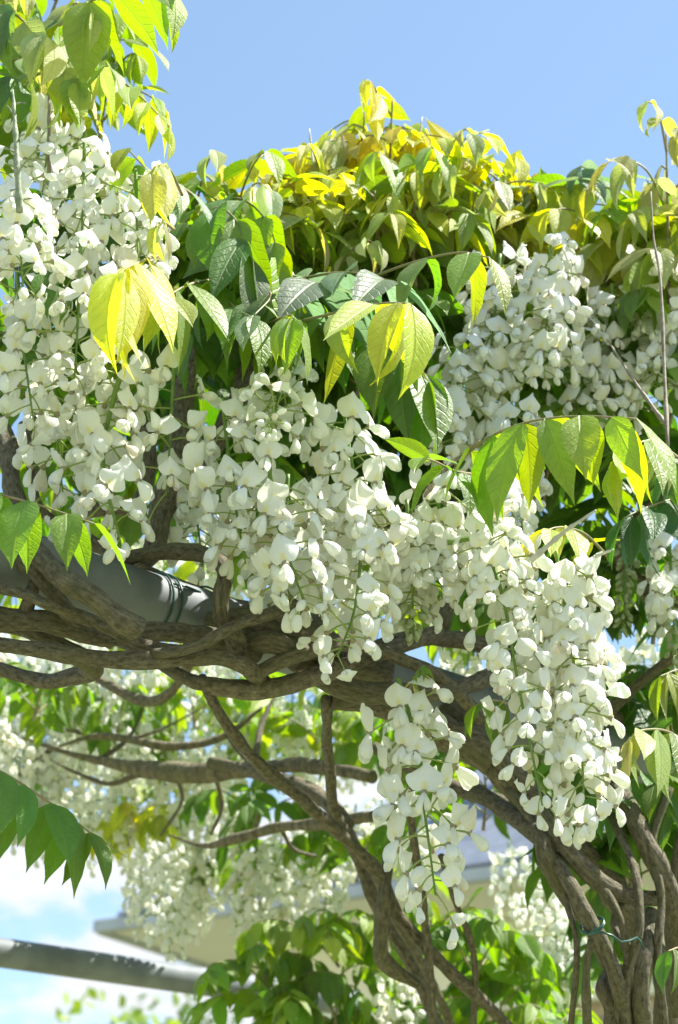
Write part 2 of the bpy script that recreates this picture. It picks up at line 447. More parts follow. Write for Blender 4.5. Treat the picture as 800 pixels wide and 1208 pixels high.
def shoot(label, px, n, leaf_len, L, col, hang=0.55, young=0.3, spread=1.0, group='leafy shoots', pairs=5, seed=None, up=0.35, az0=None, rad=0.0022, azr=None):
    path = [P(*q) for q in px]; pts = catmull(path, 24); base = pts[0]
    root = thing('leafy_shoot', base, label, 'shoot', group)
    v, f = tube_data([p - base for p in pts], [rad * (1.2 - 0.75 * i / 24) for i in range(25)], 7, 0.1)
    obj('stem', mesh('shoot_stem', v, f, M['twig']), root)
    ca, cb = (col, col) if isinstance(col, str) else col
    az = rnd.uniform(0, 6.28) if az0 is None else az0
    T, _ = frames(pts)
    for i in range(n):
        t = 0.12 + 0.88 * (i + 0.3) / n
        k = min(int(t * 24), 23); p = pts[k]
        if azr: az = rnd.uniform(*azr)
        else: az += 2.4 + rnd.uniform(-0.4, 0.4)
        h = Vector((math.cos(az), math.sin(az), 0))
        ln = leaf_len * (1.0 - 0.5 * t) * rnd.uniform(0.8, 1.15) * spread
        d0 = (h + UP * up + T[k] * 0.4).normalized()
        p1 = p + d0 * ln * 0.45 + jit(0.006)
        p2 = p1 + (h + UP * rnd.uniform(-0.35, 0.15)).normalized() * ln * 0.33
        p3 = p2 + (h * 0.7 - UP * rnd.uniform(0.2, 0.9)).normalized() * ln * 0.27
        cc = ca if rnd.random() > t else cb
        build_leaf(root, base, [p, p1, p2, p3], pairs if t < 0.75 else pairs - 1, L * (1 - 0.3 * t), (cc, cb), min(0.97, max(0.15, hang + 0.2 * t + rnd.uniform(-0.35, 0.15))), young * (0.5 + t), 0.22, 'leaf', 0.35, 0.0011)
    return root

# ------------------------------------------------------------------ flower shapes (metres; +Y away from the raceme, +Z up)
def flower_meshes(seed):
    r = random.Random(seed)
    Lp = r.uniform(0.018, 0.035)
    # pedicel with calyx cup
    path = [Vector((0, 0, 0)), Vector((r.uniform(-.001, .001), Lp * 0.5, 0.0018)), Vector((0, Lp, 0.0004))]
    pts = catmull(path, 5); radii = [0.0009, 0.0008, 0.00075, 0.00075, 0.0008, 0.0012]
    e = pts[-1]
    pts = pts + [e + Vector((0, 0.0014, -0.0003)), e + Vector((0, 0.0042, -0.0010))]
    radii += [0.0022, 0.0033]
    v, f = tube_data(pts, radii, 6)
    mi = [0] * (5 * 6) + [1] * (2 * 6) + [0, 1]
    ped = mesh('flower_stalk', v, f, [M['pedicel'], M['calyx']], None, True, mi)
    c = e + Vector((0, 0.0032, -0.0008))
    # banner
    H, W = r.uniform(0.0190, 0.0235), r.uniform(0.0260, 0.0325)
    tilt = r.uniform(-0.10, 0.75)         # how far the banner leans out over the keel
    folds = {-1: r.uniform(0.10, 0.85), 1: r.uniform(0.10, 0.85)}; sags = {-1: r.uniform(0.05, 0.45), 1: r.uniform(0.05, 0.45)}
    nt, ns = 7, 8
    v, uv, f = [], [], []
    for i in range(nt + 1):
        t = i / nt
        w = W * 0.5 * (0.20 + 0.80 * math.sin(math.pi * min(1, 0.10 + 0.90 * t) ** 1.05) ** 0.55) * (1.0 if t < 0.85 else 1.0 - 1.6 * (t - 0.85))
        if i == nt: w = W * 0.17
        a = tilt - 1.0 * t * r.uniform(0.8, 1.0) * 0.55
        for k in range(ns + 1):
            s = -1 + 2 * k / ns
            x = s * w
            # sides sweep back, the middle is a raised ridge, the rim ripples
            fold = folds[1 if s > 0 else -1]; sag = sags[1 if s > 0 else -1]
            x *= 1 - 0.25 * fold * abs(s)
            yb = -fold * abs(s) ** 1.4 * w * (0.6 + 0.9 * t) + 0.0013 * math.sin(s * 6 + seed * 1.7) * t * t + 0.0006 * math.sin(s * 13 + seed) * t
            hz = t * H * (1 - sag * abs(s) ** 1.6 * t) + 0.0012 * (1 - min(1, abs(s) * 2.2)) * (t > 0.9)
            y = yb + hz * math.sin(a) * 0.8 - 0.0022 * t * t
            z = hz * math.cos(a * 0.6)
            v.append(c + Vector((x, y + 0.001, z + 0.0012)))
            uv.append((0.5 + 0.5 * s * w / (W * 0.5), t))
    for i in range(nt):
        for k in range(ns):
            q = i * (ns + 1) + k
            f.append((q, q + 1, q + ns + 2, q + ns + 1))
    ban = mesh('banner', v, f, M['petal'], uv)
    # two wing petals closed round the keel: a pouch that widens downward, cleft at its lower end
    kl = r.uniform(0.0140, 0.0195); kw = r.uniform(0.0048, 0.0074); drop = r.uniform(0.85, 1.30)
    gap = r.uniform(0.10, 0.42); skew = r.uniform(-0.18, 0.18)
    v, uv, f = [], [], []
    nt, ns = 6, 6
    for sg in (-1, 1):
        o = len(v)
        ls = 1 + sg * skew
        for i in range(nt + 1):
            t = i / nt
            prof = (0.26 + 0.80 * math.sin(min(1.0, t * 1.12) * 2.05)) * (1 if t < 0.8 else 1 - 1.9 * (t - 0.8))
            ang = drop * (0.70 + 0.35 * t)
            ctr = c + Vector((0, math.cos(drop * 0.8) * kl * t * ls + 0.0022 * math.sin(t * 3.1), -math.sin(drop * 0.8) * kl * t * ls - 0.0003))
            nv = Vector((0, math.sin(ang), math.cos(ang)))
            for k in range(ns + 1):
                u = k / ns                         # from the outer (upper) seam round the side to the inner seam
                a = u * math.pi
                gx = math.sin(a) * (0.62 + 0.38 * math.sin(a)) + gap * t * t * 0.8
                gn = math.cos(a)
                rag = 1 + 0.10 * math.sin(u * 9 + seed * 2 + sg) * t
                v.append(ctr + Vector((sg * gx * kw * prof, 0, 0)) + nv * (gn * kw * 0.74 * prof * rag) + Vector((0, 0, -0.0016 * math.sin(u * 3.14) * t * t)))
                uv.append((0.0, 0.9))
        for i in range(nt):
            for k in range(ns):
                q = o + i * (ns + 1) + k
                f.append((q, q + 1, q + ns + 2, q + ns + 1) if sg > 0 else (q, q + ns + 1, q + ns + 2, q + 1))
        # rounded lower end
        lo = o + nt * (ns + 1)
        f.append(tuple(range(lo, lo + ns + 1)))
    kee = mesh('keel', v, f, M['petal'], uv)
    return ped, ban, kee, Lp

def bud_mesh(seed, green):
    r = random.Random(seed); Lp = r.uniform(0.005, 0.011); s = r.uniform(0.7, 1.1)
    path = [Vector((0, 0, 0)), Vector((0, Lp * 0.6, 0.001)), Vector((0, Lp, 0))]
    radii = [0.0006, 0.0005, 0.0006]
    d = Vector((0, 0.75, -0.66))
    for k, rr in ((0.0015, 0.0021), (0.004, 0.0032), (0.007, 0.0036), (0.0100, 0.0029), (0.0122, 0.0014)):
        path.append(Vector((0, Lp, 0)) + d * k * s); radii.append(rr * s)
    v, f = tube_data(path, radii, 8)
    mi = [0] * (3 * 8) + [1] * (len(f) - 3 * 8 - 2) + [0, 1]
    return mesh('flower_bud', v, f, [M['pedicel'], M['bud'] if green else M['petal']], [(0.0, 0.9)] * len(v), True, mi)

FLOWERS = [flower_meshes(i) for i in range(20)]
BUDS = [bud_mesh(50 + i, False) for i in range(4)]
GREEN_BUDS = [bud_mesh(80 + i, True) for i in range(4)]

def far_flower(seed):
    """the same flower joined into one mesh, for racemes at the back"""
    ped, ban, kee, _ = FLOWERS[seed]
    v, f, uv, mi = [], [], [], []
    for me, mm in ((ped, None), (ban, 1), (kee, 1)):
        o = len(v); v += [x.co.copy() for x in me.vertices]
        u = {lp.vertex_index: tuple(me.uv_layers[0].data[lp.index].uv) for lp in me.loops} if me.uv_layers else {}
        uv += [u.get(i, (0, 0.9)) for i in range(len(me.vertices))]
        for p in me.polygons:
            f.append(tuple(o + i for i in p.vertices)); mi.append(0 if mm is None else 1)
    return mesh('far_flower', v, f, [M['pedicel'], M['petal']], uv, True, mi)
FAR = [far_flower(i) for i in range(8)]

def raceme(label, px, n, scale=1.0, buds=0.0, green=False, far=False, start=0.06, group='white flower racemes in front', stalk=0.0016, droop=0.12, up_tip=0.0):
    """px: pixel/depth points along the stalk; buds: share of the stalk's end that carries buds"""
    path = [P(*q) for q in px]
    pts = catmull(path, 28); base = pts[0]
    root = thing('flower_raceme', base, label, 'flower cluster', group)
    v, f = tube_data([p - base for p in pts], [stalk * (1.15 - 0.75 * i / 28) for i in range(29)], 7, 0.12)
    obj('stalk', mesh('raceme_stalk', v, f, M['stalk']), root)
    T, Nn = frames(pts); az = rnd.uniform(0, 6.28)
    n = int(n * 0.92) if not buds else n
    scale *= 0.89 if not far else 0.92
    for i in range(n):
        t = start + (1 - start) * ((i + 0.5) / n) ** 0.92
        k = min(int(t * 28), 27); p = pts[k].lerp(pts[k + 1], t * 28 - k)
        az += 2.39996 + rnd.uniform(-0.35, 0.35)
        B = T[k].cross(Nn[k])
        rad = Nn[k] * math.cos(az) + B * math.sin(az)
        D = rad + T[k] * rnd.uniform(-0.30, 0.50) - UP * (droop + rnd.uniform(-0.2, 0.25)) + jit(0.16)
        if t > 0.93: D += T[k] * 0.8
        N = UP + jit(0.30) - rad * 0.1
        if abs(D.normalized().z) > 0.9: D += Vector((rnd.uniform(-1, 1), -0.7, 0)) * 0.6
        q = orient(D, N)
        loc = p - base
        if t > 1 - buds or (t > 0.9 and not far and rnd.random() < 0.35):
            bs = scale * (1.15 - 0.5 * (t - 1 + buds) / buds if buds else 1.3)
            obj('flower_bud', rnd.choice(GREEN_BUDS if green else BUDS), root, loc, q, bs)
            continue
        s = scale * rnd.uniform(0.86, 1.16) * (1.0 - 0.22 * max(0, t - 0.75) / 0.25)
        if far:
            obj('flower', rnd.choice(FAR), root, loc, q, s)
        else:
            fm = rnd.choice(FLOWERS)
            fo = obj('flower', fm[0], root, loc, q, s)
            obj('banner', fm[1], fo); obj('keel', fm[2], fo)
    return root

# ================================================================== SETTING
v = [(-600, -600, 0), (600, -600, 0), (600, 600, 0), (-600, 600, 0)]
g = obj('ground', mesh('ground', v, [(0, 1, 2, 3)], M['ground'], None, False)); tag(g, 'garden ground below the pergola', None, None, 'structure')

# ------------------------------------------------------------------ pergola pipes
def pipe(label, a, b, rad, bands):
    A, B = P(*a), P(*b)
    B.z = A.z
    pts = [A.lerp(B, i / 24) - A for i in range(25)]
    root = thing('steel_pipe', A, label, 'pipe', 'steel pipes of the pergola')
    v, f = tube_data(pts, [rad] * 25, 40)
    obj('tube', mesh('pipe_tube', v, f, M['zinc']), root)
    for t in bands:
        c = (B - A) * t; d = (B - A).normalized() * 0.016
        v, f = tube_data([c - d, c - d * 0.9, c + d * 0.9, c + d], [rad * 1.01, rad * 1.10, rad * 1.10, rad * 1.01], 40)
        obj('collar', mesh('pipe_collar', v, f, M['zinc']), root)
    return A, B
def depth_at_height(px, py, z):
    y = (604 - py) / FPX
    return (z - CAM.z) / (y * math.cos(PITCH) + math.sin(PITCH))
ZP = 2.255
PA, PB = pipe('thick grey steel pergola pipe wrapped by the twisted vine stems', (-160, 602, depth_at_height(-160, 602, ZP)), (760, 897, depth_at_height(760, 897, ZP)), 0.0262, ())
pipe('blurred grey steel pipe crossing the sky below the flowers', (-200, 1095, depth_at_height(-200, 1095, ZP)), (420, 1184, depth_at_height(420, 1184, ZP)), 0.0235, ())

# ------------------------------------------------------------------ vine stems
vine_front = thing('wisteria_vine', P(760, 1330, 2.0), 'old twisted wisteria vine winding along the thick pipe and down to the trunk', 'vine')
vine_back = thing('wisteria_vine', P(420, 1300, 2.7), 'blurred wisteria vine branching across the gap below the thick pipe', 'vine')
def stem(vine, name, px, rp, rough=0.28, sides=14, seed=[0], mat='bark', label=None):
    """px: (pixel x, y, depth); rp: radius in photograph pixels, one number or one for each point"""
    seed[0] += 1
    pts = [P(*q) for q in px]
    n = max(24, 10 * (len(px) - 1))
    if isinstance(rp, (int, float)): rp = [rp] * len(px)
    rp = [r * 0.78 for r in rp]
    rad = [r * q[2] / FPX for r, q in zip(rp, px)]
    cp = catmull(pts, n)
    rr = [x.x for x in catmull([(r, 0, 0) for r in rad], n)]
    cp = [p + Vector((noise.noise(p * 9 + Vector((seed[0], 0, 0))), noise.noise(p * 9 + Vector((0, seed[0], 3))), noise.noise(p * 9 + Vector((7, 1, seed[0]))))) * min(0.008, rad[0] * 0.7) for p in cp]
    base = cp[0]
    v, f = tube_data(cp, rr, sides, rough, seed[0])
    # uv: round / along
    uv = []; s = 0
    for i in range(len(cp)):
        if i: s += (cp[i] - cp[i - 1]).length
        for k in range(sides): uv.append((abs(k / sides * 2 - 1) * 2 * math.pi * rad[0] * 12, s))
    o = obj(name, mesh(name, [x - base for x in v], f, M[mat], uv), vine, base - vine.location)
    if label: o['label'] = label
    return o
F_, B_ = vine_front, vine_back
# along the pipe, left
stem(F_, 'stem', [(-60, 748, 1.56), (0, 757, 1.57), (90, 772, 1.58), (180, 782, 1.60), (255, 776, 1.62), (290, 783, 1.64), (312, 800, 1.68)], [13, 13, 13, 14, 14, 13, 11])
stem(F_, 'stem', [(-60, 720, 1.60), (0, 727, 1.60), (60, 733, 1.60), (120, 752, 1.62), (190, 748, 1.64), (240, 752, 1.66), (300, 770, 1.70)], [18, 18, 18, 17, 16, 17, 20])
stem(F_, 'stem', [(20, 625, 1.64), (60, 668, 1.58), (100, 702, 1.56), (135, 733, 1.56), (158, 746, 1.57)], [15, 17, 18, 19, 20], label='short thick stem crossing over the pipe')
stem(F_, 'stem', [(-40, 735, 1.64), (20, 745, 1.63), (70, 765, 1.63), (110, 790, 1.66), (60, 803, 1.72), (0, 790, 1.75), (-70, 770, 1.78)], [11, 12, 14, 15, 12, 10, 9])
stem(F_, 'stem', [(40, 640, 1.66), (38, 690, 1.60), (30, 722, 1.60)], [9, 10, 12])
stem(F_, 'stem', [(-30, 470, 1.86), (5, 520, 1.82), (22, 590, 1.76), (45, 650, 1.72), (70, 700, 1.72)], [18, 17, 16, 15, 14])
stem(F_, 'stem', [(30, 500, 1.85), (38, 545, 1.83), (45, 600, 1.80), (100, 640, 1.84)], [9, 9, 8, 9])
stem(F_, 'stem', [(95, 632, 1.82), (150, 665, 1.80), (210, 690, 1.78), (270, 710, 1.78), (330, 727, 1.80), (380, 735, 1.83)], [10, 11, 12, 12, 13, 13])
stem(F_, 'stem', [(150, 660, 1.72), (200, 650, 1.70), (245, 655, 1.67), (266, 672, 1.64), (262, 705, 1.62), (265, 735, 1.63), (282, 765, 1.66)], [12, 13, 13, 14, 13, 14, 18])
stem(F_, 'stem', [(250, 735, 1.72), (300, 738, 1.71), (350, 752, 1.71), (400, 775, 1.75), (450, 800, 1.80)], [20, 27, 32, 30, 24], rough=0.4, label='knotted swollen stem where the vine leaves the pipe')
stem(F_, 'stem', [(120, 748, 1.74), (170, 772, 1.70), (212, 797, 1.67), (250, 808, 1.66), (310, 812, 1.67), (360, 800, 1.68), (400, 788, 1.71), (450, 770, 1.76), (520, 745, 1.84)], [7, 9, 11, 13, 14, 14, 13, 12, 10])
stem(F_, 'stem', [(270, 775, 1.69), (300, 760, 1.66), (330, 765, 1.66), (345, 785, 1.69)], [16, 16, 15, 14])
stem(F_, 'stem', [(340, 760, 1.72), (400, 805, 1.72), (470, 822, 1.74), (540, 815, 1.80), (600, 790, 1.88), (660, 770, 1.95)], [20, 18, 16, 14, 14, 12])
stem(F_, 'stem', [(390, 830, 1.80), (450, 838, 1.82), (520, 862, 1.84), (580, 890, 1.84)], [18, 22, 26, 30])
stem(F_, 'stem', [(420, 770, 1.80), (500, 752, 1.86), (580, 760, 1.92), (680, 800, 2.0), (730, 850, 2.05)], [15, 14, 14, 13, 12])
stem(F_, 'stem', [(700, 850, 2.0), (745, 810, 1.98), (790, 775, 1.96), (850, 740, 1.95)], [8, 8, 8, 8])
# inner dark stems behind the left raceme
stem(F_, 'stem', [(235, 380, 1.95), (222, 440, 1.90), (215, 500, 1.86), (200, 560, 1.82), (188, 640, 1.78), (170, 670, 1.76)], [16, 18, 20, 19, 16, 12], rough=0.5)
stem(F_, 'stem', [(150, 470, 1.95), (175, 520, 1.90), (160, 590, 1.88), (90, 605, 1.9)], [12, 13, 12, 10], rough=0.45)
stem(F_, 'stem', [(300, 400, 2.05), (280, 470, 1.95), (250, 540, 1.92), (215, 600, 1.9)], [14, 15, 14, 12], rough=0.45)
stem(F_, 'stem', [(500, 480, 2.1), (520, 560, 2.05), (540, 640, 2.0), (520, 740, 1.95)], [10, 11, 12, 12])
stem(F_, 'stem', [(820, 560, 2.05), (770, 600, 2.05), (735, 660, 2.05), (800, 720, 2.1)], [14, 15, 14, 14])
stem(F_, 'stem', [(-40, 640, 1.66), (15, 655, 1.62), (55, 690, 1.59), (85, 725, 1.60), (130, 760, 1.64)], [9, 11, 12, 12, 10])
stem(F_, 'stem', [(-40, 690, 1.62), (20, 700, 1.58), (60, 716, 1.57), (120, 735, 1.59), (170, 760, 1.61), (230, 770, 1.63)], [8, 9, 10, 10, 9, 8])
stem(F_, 'stem', [(180, 770, 1.60), (230, 760, 1.60), (280, 735, 1.62), (330, 720, 1.66), (380, 700, 1.74)], [9, 10, 10, 9, 7])
stem(F_, 'stem', [(300, 800, 1.66), (350, 775, 1.66), (410, 760, 1.70), (470, 775, 1.74), (520, 800, 1.78), (570, 850, 1.82)], [9, 11, 11, 10, 10, 10])
for q_, r_ in (([(600, 930, 1.84), (650, 990, 1.80), (705, 1040, 1.76), (735, 1100, 1.74), (752, 1215, 1.76)], 7), ([(720, 960, 1.84), (745, 1020, 1.78), (752, 1090, 1.74), (738, 1160, 1.74), (742, 1230, 1.75)], 7),
               ([(790, 930, 1.82), (772, 990, 1.80), (782, 1060, 1.78), (776, 1130, 1.76), (786, 1230, 1.78)], 7), ([(655, 1000, 1.80), (668, 1060, 1.76), (680, 1120, 1.75), (672, 1220, 1.78)], 5),
               ([(740, 1050, 1.80), (725, 1090, 1.76), (742, 1130, 1.74), (730, 1180, 1.75), (736, 1240, 1.76)], 6), ([(520, 1010, 2.0), (540, 1070, 2.05), (560, 1130, 2.08), (556, 1230, 2.1)], 5)):
    stem(F_, 'stem', q_, r_)
# trunk, lower right
stem(F_, 'trunk', [(520, 838, 1.88), (570, 880, 1.86), (620, 935, 1.86), (680, 1000, 1.90), (730, 1060, 1.96), (775, 1130, 2.0), (790, 1240, 2.02), (800, 1330, 2.02)], [25, 27, 24, 20, 20, 20, 24, 28], rough=0.35, sides=20)
stem(F_, 'stem', [(555, 930, 1.98), (600, 958, 1.90), (632, 985, 1.80), (645, 1020, 1.77), (685, 1075, 1.78), (715, 1130, 1.80), (738, 1190, 1.82), (750, 1260, 1.84)], [13, 14, 15, 16, 14, 14, 14, 15])
stem(F_, 'stem', [(640, 990, 1.82), (672, 1040, 1.74), (700, 1095, 1.72), (722, 1140, 1.73), (740, 1215, 1.76)], [10, 12, 13, 12, 12])
stem(F_, 'stem', [(700, 905, 1.92), (738, 940, 1.84), (760, 990, 1.80), (785, 1045, 1.80), (800, 1110, 1.84), (815, 1230, 1.9)], [12, 14, 15, 15, 14, 15])
stem(F_, 'stem', [(640, 955, 1.80), (680, 1010, 1.76), (720, 1045, 1.76), (765, 1060, 1.80), (820, 1050, 1.86)], [12, 14, 14, 12, 10])
stem(F_, 'stem', [(698, 1108, 1.72), (692, 1150, 1.72), (694, 1240, 1.73)], [6, 7, 8])
stem(F_, 'stem', [(728, 1140, 1.80), (712, 1165, 1.76), (722, 1195, 1.76), (712, 1260, 1.76)], [10, 12, 12, 12])
stem(F_, 'stem', [(770, 1075, 1.80), (764, 1120, 1.76), (756, 1170, 1.75), (764, 1250, 1.76)], [11, 13, 14, 14])
stem(F_, 'stem', [(810, 960, 1.84), (795, 1040, 1.82), (790, 1100, 1.84), (800, 1200, 1.86)], [9, 10, 10, 10])
# diagonals under the pipe, lower middle
stem(F_, 'stem', [(238, 800, 1.74), (262, 848, 1.80), (310, 905, 1.88), (370, 955, 1.96), (440, 1020, 2.04), (470, 1080, 2.06), (530, 1145, 2.08), (600, 1212, 2.1), (640, 1260, 2.1)], [8, 8, 9, 9, 10, 10, 10, 10, 10])
stem(F_, 'stem', [(384, 825, 1.80), (388, 890, 1.95), (395, 950, 2.04), (420, 1010, 2.10), (445, 1070, 2.12), (490, 1150, 2.14), (530, 1240, 2.15)], [8, 8, 9, 10, 10, 10, 10])
stem(F_, 'stem', [(456, 1010, 2.06), (450, 1060, 2.04), (448, 1110, 2.04), (452, 1135, 2.05), (490, 1160, 2.08)], [9, 12, 12, 13, 9])
stem(F_, 'stem', [(490, 860, 1.90), (485, 960, 1.98), (498, 1060, 2.04), (508, 1140, 2.06), (512, 1260, 2.08)], [5, 6, 7, 7, 8])
# back vine: branches beyond the gap
stem(B_, 'branch', [(0, 860, 2.9), (90, 891, 2.8), (160, 906, 2.72), (220, 912, 2.66), (290, 908, 2.6), (360, 903, 2.5), (440, 916, 2.4)], [2, 5, 12, 15, 12, 11, 11])
stem(B_, 'branch', [(250, 900, 2.6), (320, 915, 2.5), (380, 942, 2.4), (410, 975, 2.35)], [10, 12, 12, 11])
stem(B_, 'branch', [(200, 985, 2.75), (240, 998, 2.7), (275, 990, 2.65), (330, 976, 2.6), (390, 970, 2.5), (460, 960, 2.4)], [1.5, 4, 8, 8, 9, 9])
stem(B_, 'branch', [(100, 790, 2.55), (140, 815, 2.5), (175, 828, 2.45), (205, 810, 2.4), (225, 770, 2.35), (215, 720, 2.3)], [5, 7, 8, 8, 8, 8])
stem(B_, 'branch', [(70, 880, 2.8), (120, 868, 2.75), (200, 880, 2.7), (260, 870, 2.7), (310, 835, 2.7)], [1.5, 5, 7, 6, 2])
stem(B_, 'branch', [(160, 915, 2.75), (120, 925, 2.8), (60, 895, 2.9)], [6, 4, 1.2])
stem(B_, 'branch', [(300, 900, 2.6), (308, 860, 2.65), (330, 815, 2.7)], [7, 5, 2])
stem(B_, 'branch', [(410, 975, 2.35), (450, 1060, 2.4), (520, 1180, 2.5), (560, 1300, 2.6)], [6, 6, 7, 8])
for q_ in ([(80, 860, 2.85), (140, 872, 2.8), (190, 860, 2.8), (240, 835, 2.85)], [(110, 900, 2.8), (150, 870, 2.82), (170, 830, 2.85), (165, 800, 2.9)], [(250, 905, 2.65), (262, 950, 2.7), (250, 985, 2.7)],
           [(300, 905, 2.65), (270, 870, 2.7), (255, 830, 2.75)], [(330, 975, 2.62), (345, 1000, 2.65), (372, 1010, 2.7)], [(205, 910, 2.7), (215, 945, 2.75), (190, 985, 2.8)], [(60, 885, 2.9), (30, 905, 2.95), (10, 945, 3.0)]):
    stem(B_, 'twig', q_, [4.5, 3.5, 2.2, 1.0][:len(q_)], sides=8)
stem(B_, 'branch', [(440, 880, 2.4), (540, 930, 2.35), (600, 950, 2.3), (680, 1000, 2.3)], [9, 12, 12, 12])

# bare twigs
def twig(label, px, r, mat='twig'):
    pts = [P(*q) for q in px]; cp = catmull(pts, 16); base = cp[0]
    v, f = tube_data([p - base for p in cp], [r * (1.25 - 0.85 * i / 16) * (1.45 if i % 4 == 2 else 1) for i in range(17)], 8, 0.1)
    o = obj('twig', mesh('twig', v, f, M[mat]), None, base); tag(o, label, 'twig', 'bare twigs'); return o
twig('bare grey twig poking up out of the big right raceme', [(628, 660, 1.62), (665, 628, 1.57), (703, 602, 1.53)], 0.0019, 'pale_twig')
twig('short bare twig behind the top of the right raceme', [(676, 672, 1.66), (700, 658, 1.65), (724, 648, 1.64)], 0.0018, 'pale_twig')
twig('tall thin pale shoot standing upright at the right edge', [(788, 535, 1.66), (784, 440, 1.72), (779, 330, 1.78), (771, 280, 1.81), (768, 226, 1.84)], 0.0015, 'twig')
twig('thin pale shoot tip sticking up left of the highest crest leaves', [(374, 250, 2.05), (370, 200, 2.08), (365, 152, 2.1)], 0.0017, 'pale_twig')
twig('thin pale shoot tip sticking up right of the highest crest leaves', [(488, 250, 2.05), (492, 190, 2.08), (498, 138, 2.1)], 0.0017, 'pale_twig')
twig('upright thin red-brown twig among the top left leaves', [(58, 205, 1.78), (58, 120, 1.82), (56, 40, 1.88)], 0.0016)
M['old_stalk'] = simple('old_stalk', (0.17, 0.22, 0.12), (0.36, 0.38, 0.27), 150, 0.75, bump=0.8, bdist=0.002)
sc = twig('scarred grey-green flower stalk above the left edge flowers', [(23, 250, 1.52), (21, 205, 1.53), (18, 150, 1.55), (15, 106, 1.57)], 0.0023, 'old_stalk')
for k_ in range(9):                                                # stubs of fallen flowers
    t_ = 0.08 + 0.1 * k_; p_ = P(23 - 8 * t_, 250 - 144 * t_, 1.52 + 0.05 * t_) - sc.location
    a_ = k_ * 2.4; e_ = p_ + Vector((math.cos(a_) * 0.010, math.sin(a_) * 0.010, 0.004))
    v, f = tube_data([p_, p_.lerp(e_, 0.5) + UP * 0.001, e_], [0.0011, 0.0007, 0.0009], 6)
    obj('stub', mesh('stub', v, f, M['old_stalk']), sc)
twig('dark slanting twig beside the upright shoot at the right edge', [(788, 505, 1.76), (752, 455, 1.80), (716, 400, 1.86)], 0.0018)
twig('dark thin twig under the arching leaf, right of centre', [(500, 585, 1.72), (530, 550, 1.70), (566, 520, 1.68)], 0.0018)

# wire ties
def wire(label, pts, r=0.0011):
    cp = catmull(pts, 60); base = cp[0]
    v, f = tube_data([p - base for p in cp], [r] * 61, 6)
    o = obj('wire_tie', mesh('wire_tie', v, f, M['wire']), None, base); tag(o, label, 'wire', 'green wire ties'); return o
def ring(center, axis, rad, turns, pitch, squash=1.0, ph=0.0):
    axis = axis.normalized(); a = axis.orthogonal().normalized(); b = axis.cross(a)
    n = int(14 * turns)
    return [center + axis * (pitch * (i / 14)) + (a * math.cos(i / 14 * 6.283 + ph) + b * math.sin(i / 14 * 6.283 + ph) * squash) * rad for i in range(n + 1)]
ax = PB - PA
def on_pipe(px):  # parameter of the pipe near a picture column
    best = min(range(401), key=lambda i: abs((lambda q: 400 + FPX * (q - CAM).dot(AX_R) / (q - CAM).dot(AX_F))(PA.lerp(PB, i / 400)) - px))
    return PA.lerp(PB, best / 400)
wire('green wire tied around the thick pipe', ring(on_pipe(178), ax, 0.0282, 2.0, 0.010) + [on_pipe(205) + Vector((0, -0.033, 0.012)), on_pipe(238) + Vector((0, -0.030, 0.014))])
wire('green wire loop on the thick pipe next to the upright stem', ring(on_pipe(232), ax + Vector((0.02, 0.1, 0.12)), 0.0290, 1.6, 0.006))
wire('green wire band around the lower right trunk stems', ring(P(698, 1090, 1.722), P(722, 1140, 1.73) - P(700, 1095, 1.72), 0.0113, 2.0, 0.0016) + [P(715, 1100, 1.69), P(735, 1112, 1.70), P(752, 1106, 1.72), P(760, 1120, 1.73)])

# ================================================================== RACEMES IN FRONT
def hp(bx, by, d, tx, ty, mid=None, k=1.0):
    """stalk from a base pixel to a tip pixel that hangs below it"""
    dt = d + (hang_depth(by, ty, d) - d) * k
    if mid:
        return [(bx, by, d)] + [(m[0], m[1], d + (hang_depth(by, m[1], d) - d) * k) for m in mid] + [(tx, ty, dt)]
    return [(bx, by, d), ((bx + tx) / 2 + (bx - tx) * 0.10, (by + ty) / 2, (d + dt) / 2), (tx, ty, dt)]

raceme('longest white raceme, outermost of the pair hanging over the trunk', hp(655, 645, 1.68, 690, 965, [(672, 745), (684, 850)]), 96, 1.08)
raceme('long white raceme on an arching green stalk, inner one of the right pair', hp(528, 640, 1.66, 640, 950, [(565, 640), (592, 700), (612, 810)]), 66, 1.0, start=0.18, stalk=0.0022)
raceme('loose white raceme hanging lowest, alone below the stems', hp(470, 800, 1.66, 514, 1056, [(487, 860), (500, 950)]), 40, 1.16, start=0.14, stalk=0.0020)
raceme('white raceme in the very centre, its last flowers over the knotted stem', hp(440, 570, 1.64, 398, 775, [(428, 640), (418, 720)]), 36, 1.06, stalk=0.0018)
raceme('white raceme left of the centre with a straight green stalk', hp(318, 540, 1.62, 360, 715, [(322, 600), (345, 670)]), 38, 1.06)
raceme('white raceme pointing forward with a cluster of round white buds', [(330, 440, 1.80), (328, 470, 1.70), (322, 495, 1.60), (318, 510, 1.555)], 48, 1.0, buds=0.36)
raceme('big loose white raceme on a bent green stalk under the yellow umbrella leaf', hp(150, 424, 1.64, 142, 640, [(134, 470), (122, 545)]), 42, 1.08, start=0.1, stalk=0.0026)
raceme('white raceme hanging between the loose left raceme and the budded one', hp(262, 470, 1.66, 290, 665, [(270, 540), (280, 610)]), 32, 1.04)
raceme('sparse white raceme hanging over the dark stems, left of the budded one', hp(205, 430, 1.68, 196, 585), 17, 1.08, start=0.1)
raceme('topmost white raceme at the left edge under the scarred shoot', hp(18, 185, 1.62, 28, 345), 36, 1.0)
raceme('white raceme below the top left leaves, right of the scarred shoot', hp(100, 155, 1.74, 95, 315), 37, 1.0)
raceme('white raceme beside the small bronze leaves, upper left', hp(160, 200, 1.72, 165, 345), 29, 1.0)
